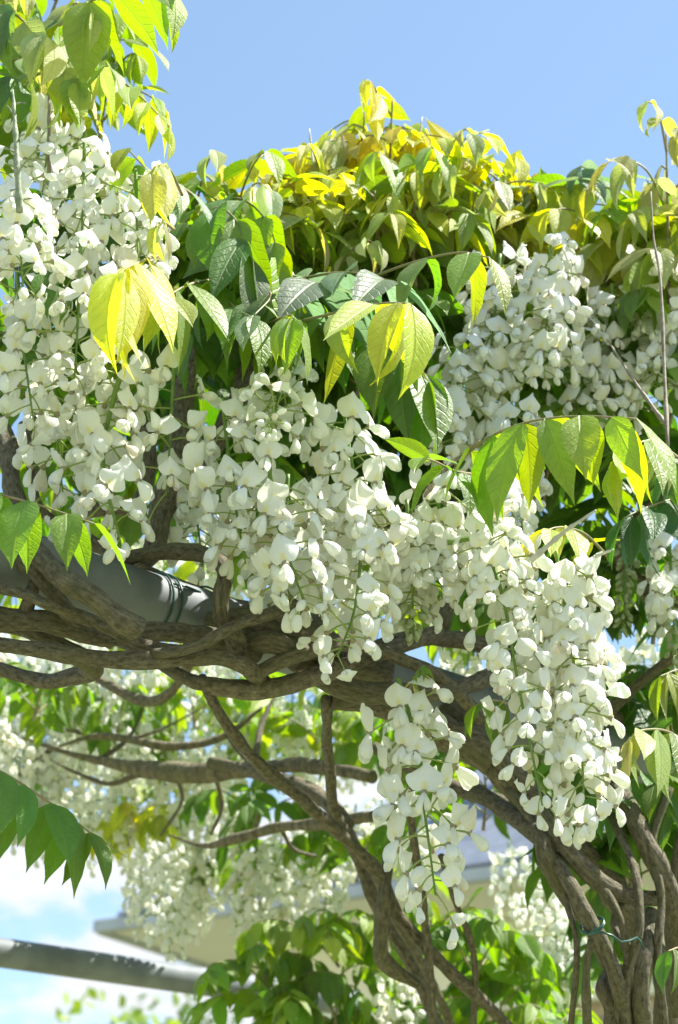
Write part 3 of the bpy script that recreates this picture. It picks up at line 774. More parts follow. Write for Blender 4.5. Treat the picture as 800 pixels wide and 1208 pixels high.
raceme('white raceme sparse at its end, left of the yellow umbrella leaf', hp(95, 290, 1.66, 88, 450), 29, 1.02)
raceme('white raceme at the left edge, level with the yellow umbrella leaf', hp(20, 320, 1.66, 40, 500), 27, 1.0)
raceme('white raceme half hidden behind the left edge flowers', hp(60, 410, 1.70, 75, 590), 30, 1.02)
raceme('upper right white raceme just below the crest, left one', hp(590, 300, 1.95, 570, 475), 48, 1.0)
raceme('upper right white raceme just below the crest, fullest and brightest', hp(650, 285, 1.93, 640, 440), 56, 1.05)
raceme('white raceme with brown-tipped flowers behind the central green leaf', hp(545, 400, 1.90, 530, 545), 34, 1.0)
raceme('white raceme under the crest behind the dark slanting twig', hp(722, 335, 2.0, 730, 480), 34, 1.0)
raceme('white raceme at the right edge behind the tall pale shoot', hp(780, 340, 1.98, 775, 470), 34, 1.0)
raceme('white raceme high at the right edge, partly behind lime leaves', hp(812, 300, 1.96, 800, 430), 26, 1.0)
raceme('white raceme with a green bud cone at its tip, right of the centre', hp(480, 590, 1.70, 487, 748, [(484, 650), (487, 710)]), 60, 1.0, buds=0.34, green=True)
raceme('white raceme squeezed between the centre and the arching stalk', hp(525, 560, 1.72, 530, 705), 30, 1.0)
raceme('white raceme behind the arching green stalk', hp(590, 570, 1.76, 600, 720), 36, 1.0)
raceme('white raceme in the middle, directly under the broad green leaf', hp(405, 480, 1.68, 440, 650), 40, 1.04)
raceme('white raceme in leaf shade, tucked behind the left centre flowers', hp(228, 555, 1.84, 240, 670), 26, 1.0)
raceme('shaded white raceme behind the straight green stalk', hp(340, 560, 1.78, 330, 720), 36, 1.0)
raceme('white raceme filling the gap behind the central one', hp(390, 590, 1.74, 372, 705), 32, 1.0)
raceme('short white raceme peeping out below the crest behind silver leaf', hp(420, 285, 2.12, 430, 340), 20, 1.0)
raceme('white raceme under the long arching yellow-green leaf', hp(610, 470, 1.88, 600, 590), 34, 1.0)
raceme('small white raceme behind the top left twig', hp(60, 120, 1.86, 50, 230), 28, 1.0)
raceme('white raceme above the arching leaf at the middle right', hp(680, 380, 1.98, 690, 500), 30, 1.0)
raceme('raceme still in green bud, in deep shade right of the longest raceme', hp(740, 620, 1.98, 735, 745), 60, 0.95, buds=0.95, green=True)
raceme('raceme of pale closed flowers at the right edge beside the green one', hp(790, 640, 1.95, 800, 800), 44, 1.0, buds=0.45, green=True)

# ================================================================== LEAVES IN FRONT
# yellow umbrella leaf (drooping, seen end on)
leaf_thing('bright yellow drooping young leaf like a closed umbrella, upper left', [(196, 300, 1.70), (175, 305, 1.60), (152, 315, 1.52), (140, 322, 1.49)], 4, 0.098, ('gold', 'gold'), 0.86, 0.8, 0.35, 0.1)
leaf_thing('small yellow drooping young leaf over the flowers, above the umbrella one', [(215, 230, 1.70), (200, 200, 1.66), (186, 195, 1.60), (178, 205, 1.57)], 4, 0.072, ('gold', 'bronze'), 0.85, 0.8, 0.35)
leaf_thing('tiny bronze folded leaf just above the yellow umbrella leaf', [(205, 270, 1.66), (192, 262, 1.62), (184, 268, 1.58)], 3, 0.050, ('bronze', 'bronze'), 0.9, 1.0, 0.4)
# centre pair
leaf_thing('broad leaf in the middle with greyish end leaflet and hanging green leaflets', [(330, 385, 1.72), (400, 368, 1.66), (450, 358, 1.60), (484, 358, 1.55)], 4, 0.098, ('fresh', 'yellow'), 0.80, 0.45, 0.12, 0.15)
leaf_thing('leaf with silvery shining leaflets arching over the central one', [(420, 335, 1.80), (480, 312, 1.74), (540, 298, 1.69), (578, 304, 1.66)], 3, 0.080, ('blue', 'lime'), 0.72, 0.6, 0.1, 0.25)
leaf_thing('dark green hanging leaf behind the broad middle leaf', [(400, 385, 1.82), (440, 400, 1.78), (480, 425, 1.75), (505, 450, 1.74)], 4, 0.105, ('mid', 'fresh'), 0.85, 0.1, 0.1, 0.1)
leaf_thing('green leaf with a folded young tip hanging above the white buds', [(300, 395, 1.74), (325, 378, 1.68), (343, 372, 1.62), (346, 376, 1.60)], 3, 0.084, ('fresh', 'lime'), 0.80, 0.5, 0.25)
leaf_thing('narrow green leaf right of the umbrella leaf hanging over dark stems', [(250, 330, 1.78), (225, 335, 1.70), (205, 345, 1.64), (196, 352, 1.61)], 4, 0.092, ('mid', 'lime'), 0.75, 0.5, 0.1)
leaf_thing('narrow long green leaf between the umbrella leaf and folded tip', [(270, 310, 1.84), (265, 345, 1.76), (280, 365, 1.70), (300, 375, 1.66)], 4, 0.098, ('mid', 'fresh'), 0.6, 0.4, 0.1)
# arching right leaf
leaf_thing('long arching leaf with a row of backlit yellow-green leaflets, right', [(515, 580, 1.74), (560, 528, 1.68), (615, 500, 1.63), (680, 491, 1.60), (752, 494, 1.56)], 6, 0.094, ('fresh', 'lime'), 0.84, 0.35, 0.22, 0.2)
leaf_thing('drooping lime leaf with yellow tips under the end of the arching leaf', [(800, 540, 1.70), (770, 520, 1.66), (740, 530, 1.63), (722, 548, 1.61)], 4, 0.070, ('lime', 'lime'), 0.85, 0.5, 0.2)
leaf_thing('green leaf lying over the flowers left of the arching leaf', [(560, 560, 1.74), (535, 555, 1.69), (515, 545, 1.65), (500, 540, 1.63)], 3, 0.066, ('mid', 'fresh'), 0.45, 0.0, 0.2)
leaf_thing('lime young leaf beneath the arching leaf beside the bare twig', [(720, 660, 1.78), (690, 630, 1.74), (660, 622, 1.70), (636, 630, 1.67)], 3, 0.058, ('lime', 'yellow'), 0.5, 0.3, 0.2)
leaf_thing('dark shaded leaf with pointed leaflets, right edge below the arching leaf', [(830, 585, 1.80), (790, 590, 1.76), (755, 602, 1.72), (735, 612, 1.70)], 4, 0.085, ('dark', 'dark'), 0.75, 0.0, 0.1)
leaf_thing('large green leaf at the right edge level with the arching leaf', [(850, 540, 1.86), (815, 535, 1.80), (790, 550, 1.76)], 3, 0.085, ('mid', 'mid'), 0.6, 0.0, 0.1)
# left edge and lower left
leaf_thing('light green leaf reaching in from the left edge over the pipe', [(-70, 560, 1.56), (-20, 578, 1.53), (40, 594, 1.50), (112, 618, 1.48)], 4, 0.076, ('fresh', 'fresh'), 0.82, 0.0, 0.15, 0.25)
leaf_thing('dark green leaf on a thin stalk hanging before the sky, lower left', [(150, 1012, 1.54), (128, 997, 1.52), (110, 985, 1.50), (60, 948, 1.48), (0, 910, 1.46), (-50, 895, 1.45)], 6, 0.060, ('mid', 'mid'), 0.86, 0.0, 0.42, -0.1)
leaf_thing('drooping olive leaf beside the longest raceme, above the trunk', [(815, 880, 1.74), (785, 862, 1.70), (755, 862, 1.66), (742, 872, 1.64)], 4, 0.068, ('lime', 'bronze'), 0.9, 0.5, 0.25)
leaf_thing('bright backlit yellow leaf at the right edge over the lit stem', [(840, 800, 1.90), (805, 790, 1.86), (778, 798, 1.83)], 3, 0.070, ('yellow', 'lime'), 0.85, 0.3, 0.2)
leaf_thing('small olive leaf hanging at the lower right corner', [(825, 1130, 1.70), (805, 1118, 1.67), (788, 1122, 1.65)], 3, 0.058, ('lime', 'mid'), 0.9, 0.3, 0.2)
leaf_thing('tiny unfolding bronze-green leaf above the lowest raceme', [(482, 815, 1.67), (492, 795, 1.65), (500, 785, 1.63)], 3, 0.026, ('bronze', 'mid'), 0.7, 1.0, 0.2)
leaf_thing('two-leaflet green leaf behind the lowest raceme', [(600, 830, 1.74), (580, 826, 1.72), (560, 832, 1.70)], 2, 0.055, ('mid', 'fresh'), 0.8, 0.0, 0.3)
# top left
leaf_thing('large bright green leaf reaching over the sky, top left', [(70, 30, 1.78), (110, 0, 1.72), (160, -18, 1.68), (205, -8, 1.65)], 5, 0.092, ('fresh', 'lime'), 0.62, 0.2, 0.1, 0.35)
leaf_thing('arching leaf with yellow backlit leaflets against the sky, top left', [(100, 80, 1.88), (135, 90, 1.86), (170, 118, 1.84), (200, 150, 1.82)], 5, 0.064, ('lime', 'yellow'), 0.72, 0.35, 0.15, 0.4)
leaf_thing('hanging dull green leaf with yellow margin at the top left corner', [(-15, 0, 1.72), (15, 15, 1.69), (40, 35, 1.66), (62, 48, 1.64)], 5, 0.085, ('mid', 'bronze'), 0.85, 0.6, 0.15)
leaf_thing('folded bronze leaf hanging from the top left twig', [(58, 40, 1.86), (75, 10, 1.80), (100, 5, 1.75), (112, 18, 1.72)], 4, 0.080, ('lime', 'bronze'), 0.85, 0.8, 0.3)
leaf_thing('green leaf with grey sheen right of the upper left flowers', [(235, 235, 1.80), (205, 215, 1.76), (175, 200, 1.73), (150, 175, 1.70)], 4, 0.066, ('blue', 'lime'), 0.75, 0.2, 0.1)
leaf_thing('dark green leaf between the left edge flowers and the umbrella leaf', [(-20, 290, 1.72), (20, 300, 1.68), (50, 315, 1.65), (66, 330, 1.63)], 3, 0.070, ('dark', 'mid'), 0.6, 0.0, 0.15)
# upper middle, large bluish leaflets
leaf_thing('large bluish green leaf spread flat left of the central leaf', [(260, 300, 1.90), (300, 310, 1.84), (345, 325, 1.78), (395, 340, 1.74)], 4, 0.108, ('blue', 'blue'), 0.35, 0.0, 0.1, 0.1)
leaf_thing('bluish green leaf just behind the silvery one, under the crest', [(350, 330, 1.86), (395, 322, 1.80), (440, 325, 1.75), (470, 338, 1.72)], 3, 0.102, ('blue', 'blue'), 0.45, 0.0, 0.1, 0.1)
leaf_thing('big mid green leaf hanging right of the small yellow leaf', [(235, 270, 1.88), (255, 245, 1.82), (280, 262, 1.77), (292, 300, 1.74)], 4, 0.104, ('fresh', 'mid'), 0.75, 0.1, 0.15, 0.1)
leaf_thing('green leaf with yellowish end hanging below the silver-white leaf', [(245, 240, 1.92), (285, 235, 1.88), (315, 262, 1.82), (330, 305, 1.78)], 4, 0.104, ('mid', 'lime'), 0.72, 0.1, 0.15, 0.15)
leaf_thing('silver-white hairy young leaf shining in the sun on the crest', [(270, 275, 1.96), (285, 235, 1.92), (303, 216, 1.88), (318, 224, 1.85)], 3, 0.075, ('silver', 'silver'), 0.85, 1.0, 0.3)
leaf_thing('second silvery young leaf above the small raceme under the crest', [(390, 330, 1.98), (410, 300, 1.94), (432, 284, 1.9), (446, 290, 1.88)], 3, 0.05, ('silver', 'bronze'), 0.85, 1.0, 0.3)

leaf_thing('hanging lime leaf in front of the thin twig, top left', [(20, 110, 1.80), (45, 88, 1.74), (75, 85, 1.70), (95, 100, 1.67)], 4, 0.082, ('lime', 'lime'), 0.85, 0.4, 0.2)
leaf_thing('broad olive leaf hanging at the left edge above the scarred shoot', [(-40, 95, 1.80), (-10, 85, 1.74), (20, 95, 1.70)], 3, 0.088, ('fresh', 'mid'), 0.8, 0.1, 0.2)
leaf_thing('silvery green leaf top left, lit from above beside the yellow leaflets', [(70, 100, 1.84), (100, 82, 1.78), (128, 78, 1.75)], 3, 0.070, ('silver', 'lime'), 0.6, 0.2, 0.2)
leaf_thing('long dark green leaf deep between the umbrella leaf and the stems', [(265, 330, 1.86), (240, 370, 1.80), (222, 395, 1.76)], 4, 0.095, ('mid', 'mid'), 0.75, 0.0, 0.1)
leaf_thing('hanging green leaf right above the white buds, behind the folded tip', [(350, 360, 1.88), (375, 362, 1.82), (392, 380, 1.78)], 3, 0.100, ('mid', 'fresh'), 0.85, 0.0, 0.1)
leaf_thing('green leaf with sunlit rim left of the broad middle leaf', [(300, 335, 1.80), (320, 348, 1.72), (300, 372, 1.66)], 3, 0.085, ('fresh', 'blue'), 0.55, 0.0, 0.1)

# ================================================================== CREST AND INNER SHOOTS
CG = 'leafy shoots on the crest'
Y, Z_ = ('fresh', 'gold'), ('lime', 'bronze')
shoot('crest shoot farthest left, beside the upper left flowers', [(225, 320, 2.0), (228, 270, 2.0), (232, 235, 2.0)], 6, 0.163, 0.093, ('fresh', 'bronze'), 0.65, 0.6, group=CG, pairs=3)
shoot('low crest shoot just left of the silver-white leaf', [(265, 320, 2.05), (272, 270, 2.05), (280, 232, 2.05)], 6, 0.150, 0.087, ('mid', 'lime'), 0.6, 0.4, group=CG, pairs=3)
shoot('crest shoot with yellow leaflets right of the silver-white leaf', [(345, 310, 2.08), (342, 255, 2.08), (333, 196, 2.08)], 7, 0.138, 0.085, Y, 0.72, 0.6, group=CG, pairs=3)
shoot('slender yellow crest shoot with the left pale tip rising from it', [(400, 310, 2.1), (392, 250, 2.1), (382, 200, 2.1)], 7, 0.125, 0.085, Y, 0.78, 0.6, group=CG, pairs=3)
shoot('tallest leafy shoot on the crest, left of its twin', [(425, 310, 2.12), (424, 240, 2.12), (430, 132, 2.12)], 8, 0.125, 0.087, Z_, 0.8, 0.7, group=CG, pairs=3)
shoot('tallest leafy shoot on the crest, yellowest one in the middle', [(455, 310, 2.08), (458, 230, 2.08), (463, 118, 2.08)], 8, 0.125, 0.091, Y, 0.8, 0.5, group=CG, pairs=3)
shoot('crest shoot with drooping bronze leaflets right of the tallest pair', [(505, 320, 2.08), (512, 260, 2.08), (522, 172, 2.08)], 7, 0.150, 0.085, Z_, 0.75, 0.7, group=CG, pairs=3)
shoot('crest shoot with round grey-green leaflets above the upper right flowers', [(548, 330, 2.06), (553, 275, 2.06), (560, 225, 2.06)], 7, 0.138, 0.083, ('blue', 'bronze'), 0.7, 0.5, group=CG, pairs=3)
shoot('bright yellow crest shoot above the fullest upper right raceme', [(600, 330, 2.12), (605, 270, 2.12), (612, 222, 2.12)], 8, 0.150, 0.093, Y, 0.6, 0.3, group=CG, pairs=3)
shoot('crest shoot with broad grey-green leaflets sloping right', [(640, 330, 2.14), (650, 275, 2.14), (662, 240, 2.14)], 7, 0.163, 0.093, ('fresh', 'blue'), 0.5, 0.2, group=CG, pairs=3)
shoot('low crest shoot in the dip before the right end', [(690, 370, 2.14), (692, 320, 2.14), (695, 265, 2.14)], 7, 0.163, 0.085, ('fresh', 'lime'), 0.6, 0.4, group=CG, pairs=3)
shoot('right end crest shoot left of the tall pale shoot', [(735, 370, 2.06), (738, 300, 2.06), (742, 245, 2.06)], 8, 0.150, 0.091, Y, 0.72, 0.5, group=CG, pairs=3)
shoot('right end crest shoot, highest at the right edge', [(790, 370, 2.02), (788, 280, 2.02), (786, 158, 2.02)], 9, 0.150, 0.091, Z_, 0.75, 0.6, group=CG, pairs=3)
shoot('right end crest shoot cut by the picture edge', [(835, 380, 2.0), (832, 300, 2.0), (826, 190, 2.0)], 8, 0.150, 0.091, ('lime', 'bronze'), 0.72, 0.5, group=CG, pairs=3)
for lab, a, b, c in [
    ('broad green crest shoot below the silver-white leaf', (300, 350, 1.98), (305, 262, 1.98), ('fresh', 'lime')),
    ('broad green crest shoot between the silver-white leaf and the yellow one', (370, 340, 2.02), (365, 240, 2.02), ('fresh', 'yellow')),
    ('broad green crest shoot in front of the tallest pair', (440, 340, 2.0), (442, 225, 2.0), ('fresh', 'yellow')),
    ('upright green crest shoot under the drooping bronze one', (490, 340, 2.02), (492, 205, 2.02), ('fresh', 'lime')),
    ('upright yellow-tipped crest shoot left of the broad grey-green one', (575, 300, 2.16), (582, 212, 2.16), ('fresh', 'yellow')),
    ('golden crest shoot leaning left of the tallest leaves', (408, 320, 2.1), (404, 160, 2.1), ('lime', 'gold')),
    ('golden crest shoot close beside the tallest leaves', (447, 310, 2.14), (446, 128, 2.14), ('fresh', 'gold')),
    ('golden crest shoot just right of the tallest leaves', (482, 310, 2.14), (484, 160, 2.14), ('fresh', 'gold')),
    ('golden crest shoot over the left of the upper right flowers', (540, 320, 2.1), (540, 182, 2.1), ('fresh', 'gold')),
    ('golden crest shoot above the broad grey-green leaflets', (628, 320, 2.18), (630, 228, 2.18), ('lime', 'gold')),
    ('upright yellow-tipped crest shoot filling the dip', (715, 360, 2.1), (712, 272, 2.1), ('fresh', 'yellow')),
    ('upright green crest shoot behind the tall pale shoot', (765, 380, 2.08), (764, 225, 2.08), ('fresh', 'lime')),
]:
    shoot(lab, [a, ((a[0] + b[0]) / 2 + rnd.uniform(-8, 8), (a[1] + b[1]) / 2, a[2]), b], 8, 0.13, 0.088, c, 0.5, 0.35, group=CG, pairs=3, up=0.7)
TG = 'leafy shoots at the top left'
shoot('top left shoot cut by the left edge of the picture', [(-20, 170, 1.92), (-15, 90, 1.92), (-5, 20, 1.92)], 7, 0.13, 0.079, ('mid', 'bronze'), 0.75, 0.5, group=TG, pairs=4)
shoot('top left shoot with long yellow-green leaflets behind the thin twig', [(60, 200, 1.95), (70, 120, 1.95), (75, 40, 1.95)], 8, 0.13, 0.079, ('fresh', 'lime'), 0.7, 0.3, group=TG, pairs=4)
shoot('top left shoot with backlit yellow leaflets next to the open sky', [(115, 190, 1.98), (122, 130, 1.98), (132, 80, 1.98)], 7, 0.10, 0.067, ('fresh', 'yellow'), 0.7, 0.3, group=TG, pairs=4)
shoot('top left shoot reaching highest, mostly above the picture', [(40, 110, 2.0), (60, 20, 2.0), (90, -50, 2.0)], 7, 0.14, 0.079, ('fresh', 'lime'), 0.65, 0.3, group=TG, pairs=4)
IG = 'shaded leafy shoots inside the vine'
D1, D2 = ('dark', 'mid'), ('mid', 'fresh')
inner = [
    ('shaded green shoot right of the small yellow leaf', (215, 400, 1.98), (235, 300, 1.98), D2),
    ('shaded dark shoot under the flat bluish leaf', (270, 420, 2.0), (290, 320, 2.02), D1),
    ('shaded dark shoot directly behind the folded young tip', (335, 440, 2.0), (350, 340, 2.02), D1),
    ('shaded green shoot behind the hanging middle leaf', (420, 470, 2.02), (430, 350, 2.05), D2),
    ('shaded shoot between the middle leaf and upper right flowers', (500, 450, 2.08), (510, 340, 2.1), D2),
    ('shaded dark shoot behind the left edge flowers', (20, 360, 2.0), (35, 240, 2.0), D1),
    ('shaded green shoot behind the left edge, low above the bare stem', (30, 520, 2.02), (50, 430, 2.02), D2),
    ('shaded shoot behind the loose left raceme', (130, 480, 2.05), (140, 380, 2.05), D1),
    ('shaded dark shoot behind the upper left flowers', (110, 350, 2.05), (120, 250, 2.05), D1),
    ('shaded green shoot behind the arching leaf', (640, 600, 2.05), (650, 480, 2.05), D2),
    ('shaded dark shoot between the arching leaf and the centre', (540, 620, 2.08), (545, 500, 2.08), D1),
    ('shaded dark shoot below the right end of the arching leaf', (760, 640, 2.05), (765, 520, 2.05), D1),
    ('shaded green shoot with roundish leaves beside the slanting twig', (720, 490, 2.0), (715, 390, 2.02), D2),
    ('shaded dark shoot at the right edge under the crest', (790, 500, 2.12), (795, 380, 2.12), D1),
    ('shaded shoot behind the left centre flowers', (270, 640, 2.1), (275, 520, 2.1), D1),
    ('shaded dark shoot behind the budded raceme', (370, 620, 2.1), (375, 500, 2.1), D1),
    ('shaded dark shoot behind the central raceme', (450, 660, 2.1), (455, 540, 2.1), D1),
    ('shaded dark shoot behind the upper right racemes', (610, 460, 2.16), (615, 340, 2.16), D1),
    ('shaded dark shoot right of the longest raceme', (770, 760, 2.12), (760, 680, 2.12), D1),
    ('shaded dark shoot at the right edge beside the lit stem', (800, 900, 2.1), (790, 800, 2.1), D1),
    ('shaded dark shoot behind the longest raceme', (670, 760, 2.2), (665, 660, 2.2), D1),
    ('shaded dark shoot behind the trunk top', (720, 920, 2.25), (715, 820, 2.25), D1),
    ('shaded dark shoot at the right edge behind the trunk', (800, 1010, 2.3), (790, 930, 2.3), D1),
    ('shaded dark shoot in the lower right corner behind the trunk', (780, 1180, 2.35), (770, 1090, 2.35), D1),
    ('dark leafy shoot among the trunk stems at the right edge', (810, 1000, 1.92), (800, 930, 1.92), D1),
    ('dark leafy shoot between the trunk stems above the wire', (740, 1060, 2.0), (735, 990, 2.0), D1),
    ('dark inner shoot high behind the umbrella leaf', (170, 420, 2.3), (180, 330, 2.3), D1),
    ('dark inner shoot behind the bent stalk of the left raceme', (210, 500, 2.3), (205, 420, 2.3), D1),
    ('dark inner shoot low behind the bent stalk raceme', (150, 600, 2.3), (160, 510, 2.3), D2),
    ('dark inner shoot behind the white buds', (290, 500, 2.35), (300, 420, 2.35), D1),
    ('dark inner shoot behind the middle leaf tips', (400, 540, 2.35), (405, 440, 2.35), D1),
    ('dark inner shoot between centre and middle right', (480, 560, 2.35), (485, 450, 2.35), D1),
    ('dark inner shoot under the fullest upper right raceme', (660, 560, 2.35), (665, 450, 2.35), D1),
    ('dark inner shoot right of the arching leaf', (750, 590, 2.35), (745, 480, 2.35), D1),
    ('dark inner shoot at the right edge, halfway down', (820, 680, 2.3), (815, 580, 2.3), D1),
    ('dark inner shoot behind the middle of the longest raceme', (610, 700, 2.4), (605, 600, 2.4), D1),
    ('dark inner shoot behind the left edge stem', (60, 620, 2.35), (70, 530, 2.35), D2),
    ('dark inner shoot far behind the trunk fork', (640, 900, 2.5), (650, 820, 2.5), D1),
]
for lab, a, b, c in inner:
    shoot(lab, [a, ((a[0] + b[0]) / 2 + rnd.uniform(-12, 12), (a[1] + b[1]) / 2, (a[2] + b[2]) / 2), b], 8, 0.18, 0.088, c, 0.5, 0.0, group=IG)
# canopy over the pergola, seen through the gaps
OG = 'leafy shoots on the roof of the pergola'
over = [
    ('roof shoot behind the crest above the silver-white leaf', (320, 330, 2.45), (325, 250, 2.5), ('fresh', 'lime')),
    ('roof shoot behind the tallest crest pair', (470, 300, 2.5), (480, 230, 2.5), ('fresh', 'lime')),
    ('roof shoot behind the yellow crest leaves, right', (580, 310, 2.55), (590, 245, 2.55), ('fresh', 'yellow')),
    ('roof shoot behind the dip of the crest', (690, 340, 2.55), (700, 270, 2.55), ('fresh', 'lime')),
    ('roof shoot behind the right end of the crest', (780, 320, 2.5), (785, 250, 2.5), ('fresh', 'lime')),
    ('roof shoot behind the small yellow leaf', (225, 330, 2.4), (230, 260, 2.4), D2),
]
for lab, a, b, c in over:
    shoot(lab, [a, ((a[0] + b[0]) / 2, (a[1] + b[1]) / 2, a[2]), b], 7, 0.17, 0.075, c, 0.5, 0.1, group=OG)

# ================================================================== BEHIND: leaves and racemes below the pipe
BG = 'blurred leafy shoots below the pipe'
low = [
    ('blurred leafy shoot, nearest the end of the lower pipe', (330, 1230, 2.75), (300, 1125, 2.7), ('fresh', 'fresh'), 9, 0.16),
    ('blurred leafy shoot with a broad drooping row of leaflets above the pipe end', (400, 1140, 2.75), (350, 1085, 2.7), ('fresh', 'lime'), 7, 0.18),
    ('blurred leafy shoot at the bottom left of the crossing stems', (400, 1250, 2.7), (380, 1150, 2.7), ('mid', 'fresh'), 9, 0.17),
    ('blurred leafy shoot right of the crossing stems', (560, 1170, 2.6), (545, 1095, 2.6), ('mid', 'fresh'), 8, 0.16),
    ('blurred leafy shoot at the bottom middle below the house wall', (600, 1270, 2.6), (590, 1180, 2.6), ('mid', 'fresh'), 8, 0.17),
    ('blurred leafy shoot at the bottom, left of the trunk', (660, 1280, 2.5), (650, 1190, 2.5), ('mid', 'fresh'), 7, 0.16),
    ('blurred leafy shoot under the bottom crossing stems', (470, 1290, 2.7), (470, 1190, 2.7), ('dark', 'mid'), 8, 0.17),
    ('blurred dark leaves behind the middle of the back branch', (300, 990, 2.9), (290, 930, 2.9), ('mid', 'mid'), 6, 0.18),
    ('blurred green leaves just below the knotted stem', (390, 900, 2.9), (400, 850, 2.9), ('fresh', 'lime'), 7, 0.18),
    ('blurred green leaves behind the upper end of the lowest raceme', (470, 930, 2.8), (480, 860, 2.8), ('mid', 'fresh'), 7, 0.18),
    ('blurred green leaves between lowest raceme and trunk', (570, 980, 2.6), (570, 900, 2.6), ('mid', 'fresh'), 7, 0.16),
    ('blurred green leaves under the stems at the left edge', (40, 850, 2.7), (30, 800, 2.7), ('mid', 'fresh'), 7, 0.18),
    ('blurred bright leaves above the back branch at the left', (130, 880, 2.95), (135, 820, 2.95), ('mid', 'fresh'), 6, 0.18),
    ('blurred bright leaves among the back flowers, centre left', (230, 860, 3.0), (235, 800, 3.0), ('fresh', 'lime'), 6, 0.18),
    ('blurred yellow-green leaves under the back flowers at the left', (150, 1000, 3.1), (160, 960, 3.1), ('lime', 'yellow'), 5, 0.13),
    ('blurred green leaves behind the crossing stems', (420, 1040, 2.9), (430, 980, 2.9), ('mid', 'fresh'), 6, 0.16),
    ('blurred leaves under the left edge leaf', (20, 700, 2.5), (15, 640, 2.5), ('fresh', 'lime'), 6, 0.18),
    ('blurred leaves above the pipe behind the flowers', (240, 740, 2.6), (250, 660, 2.6), ('fresh', 'lime'), 6, 0.18),
    ('blurred leaves behind the central racemes above the pipe', (430, 760, 2.6), (440, 690, 2.6), ('fresh', 'lime'), 6, 0.18),
    ('blurred leaves behind the arching stalk', (570, 800, 2.6), (570, 720, 2.6), ('fresh', 'lime'), 6, 0.18),
    ('blurred bright leaves behind the top of the lowest raceme, near the pipe', (440, 860, 3.0), (430, 800, 3.0), ('fresh', 'lime'), 7, 0.18),
    ('blurred bright leaves under the pipe right of the lowest raceme', (560, 890, 2.9), (555, 830, 2.9), ('fresh', 'lime'), 7, 0.18),
    ('blurred leaves in front of the cream house wall', (520, 1130, 2.8), (510, 1075, 2.8), ('fresh', 'fresh'), 7, 0.16),
    ('blurred leaves under the house wall between stems and trunk', (630, 1190, 2.7), (620, 1140, 2.7), ('mid', 'fresh'), 7, 0.16),
    ('blurred bright leaves below the pipe, right of the diagonal stem top', (300, 870, 3.2), (305, 810, 3.2), ('fresh', 'lime'), 6, 0.18),
    ('blurred leaves low behind the diagonal stem, left of the crossing', (330, 1050, 3.2), (325, 1000, 3.2), ('mid', 'fresh'), 5, 0.15),
    ('blurred leaves among the back flowers at the left edge', (20, 950, 3.3), (25, 900, 3.3), ('mid', 'fresh'), 5, 0.15),
    ('blurred leaves among the back flowers left of the diagonal stem', (200, 950, 3.25), (205, 900, 3.25), ('fresh', 'lime'), 5, 0.15),
    ('blurred dark leaves above the back branch, centre', (340, 890, 3.1), (345, 830, 3.1), ('mid', 'fresh'), 6, 0.16),
    ('blurred dark leaves between the pipe and back branch, far left', (80, 830, 3.2), (85, 780, 3.2), ('mid', 'mid'), 6, 0.16),
]
for lab, a, b, c, n, ll in low:
    shoot(lab, [a, ((a[0] + b[0]) / 2 + rnd.uniform(-10, 10), (a[1] + b[1]) / 2, (a[2] + b[2]) / 2), b], n, ll, 0.078, c, 0.6, 0.0, group=BG)

ordinal = ['first', 'second', 'third', 'fourth', 'fifth', 'sixth', 'seventh', 'eighth', 'ninth', 'tenth', 'eleventh', 'twelfth']
FG = 'blurred racemes hanging at the back'
def far_row(where, cols, y0, length, d, n, sc=1.0, green=False):
    for i, x in enumerate(cols):
        yy = y0 + rnd.uniform(-18, 18); dd = d + rnd.uniform(-0.15, 0.2); ln = length * rnd.uniform(0.8, 1.15)
        raceme('blurred raceme, %s from the left %s' % (ordinal[i], where), hp(x, yy, dd, x + rnd.uniform(-12, 12), yy + ln), n, sc, 0.0, green, True, group=FG, stalk=0.0014)
far_row('in the row just under the stems at the left', (-10, 20, 52, 85, 118, 150, 184, 220), 790, 125, 3.0, 44)
far_row('in the row behind the thick back branch', (-12, 18, 50, 82, 112, 142, 172, 205, 238, 270), 865, 130, 3.15, 44)
far_row('in the fringe over the house eave', (165, 192, 220, 248, 276, 304, 332, 360, 390), 975, 108, 3.1, 46, 0.95)
far_row('behind the lowest raceme and crossing stems', (420, 450, 488), 955, 85, 3.0, 28, 0.95)
far_row('in the row under the knotted stem', (262, 305, 345, 395, 440), 800, 105, 3.1, 34)
far_row('above the pipe, seen between the front flowers', (90, 150, 205, 265, 330, 390, 450), 610, 120, 2.55, 30)
far_row('in the gap below the thick pipe at the left', (-15, 30, 75, 120, 170, 220, 270), 725, 80, 2.9, 26)
far_row('in the gap beside the upright stem below the knot', (370, 420, 465), 830, 100, 3.2, 34)
far_row('in front of the cream house wall', (600, 645), 1000, 100, 2.9, 26, 0.9)
far_row('low against the house wall beside the trunk', (655, 675), 1085, 95, 2.6, 26, 0.95)
far_row('in the bottom tangle of stems', (465, 505), 1160, 70, 2.6, 18, 0.95)
far_row('through the gap behind the longest raceme', (555, 610, 700, 760, 800), 745, 110, 2.6, 28)

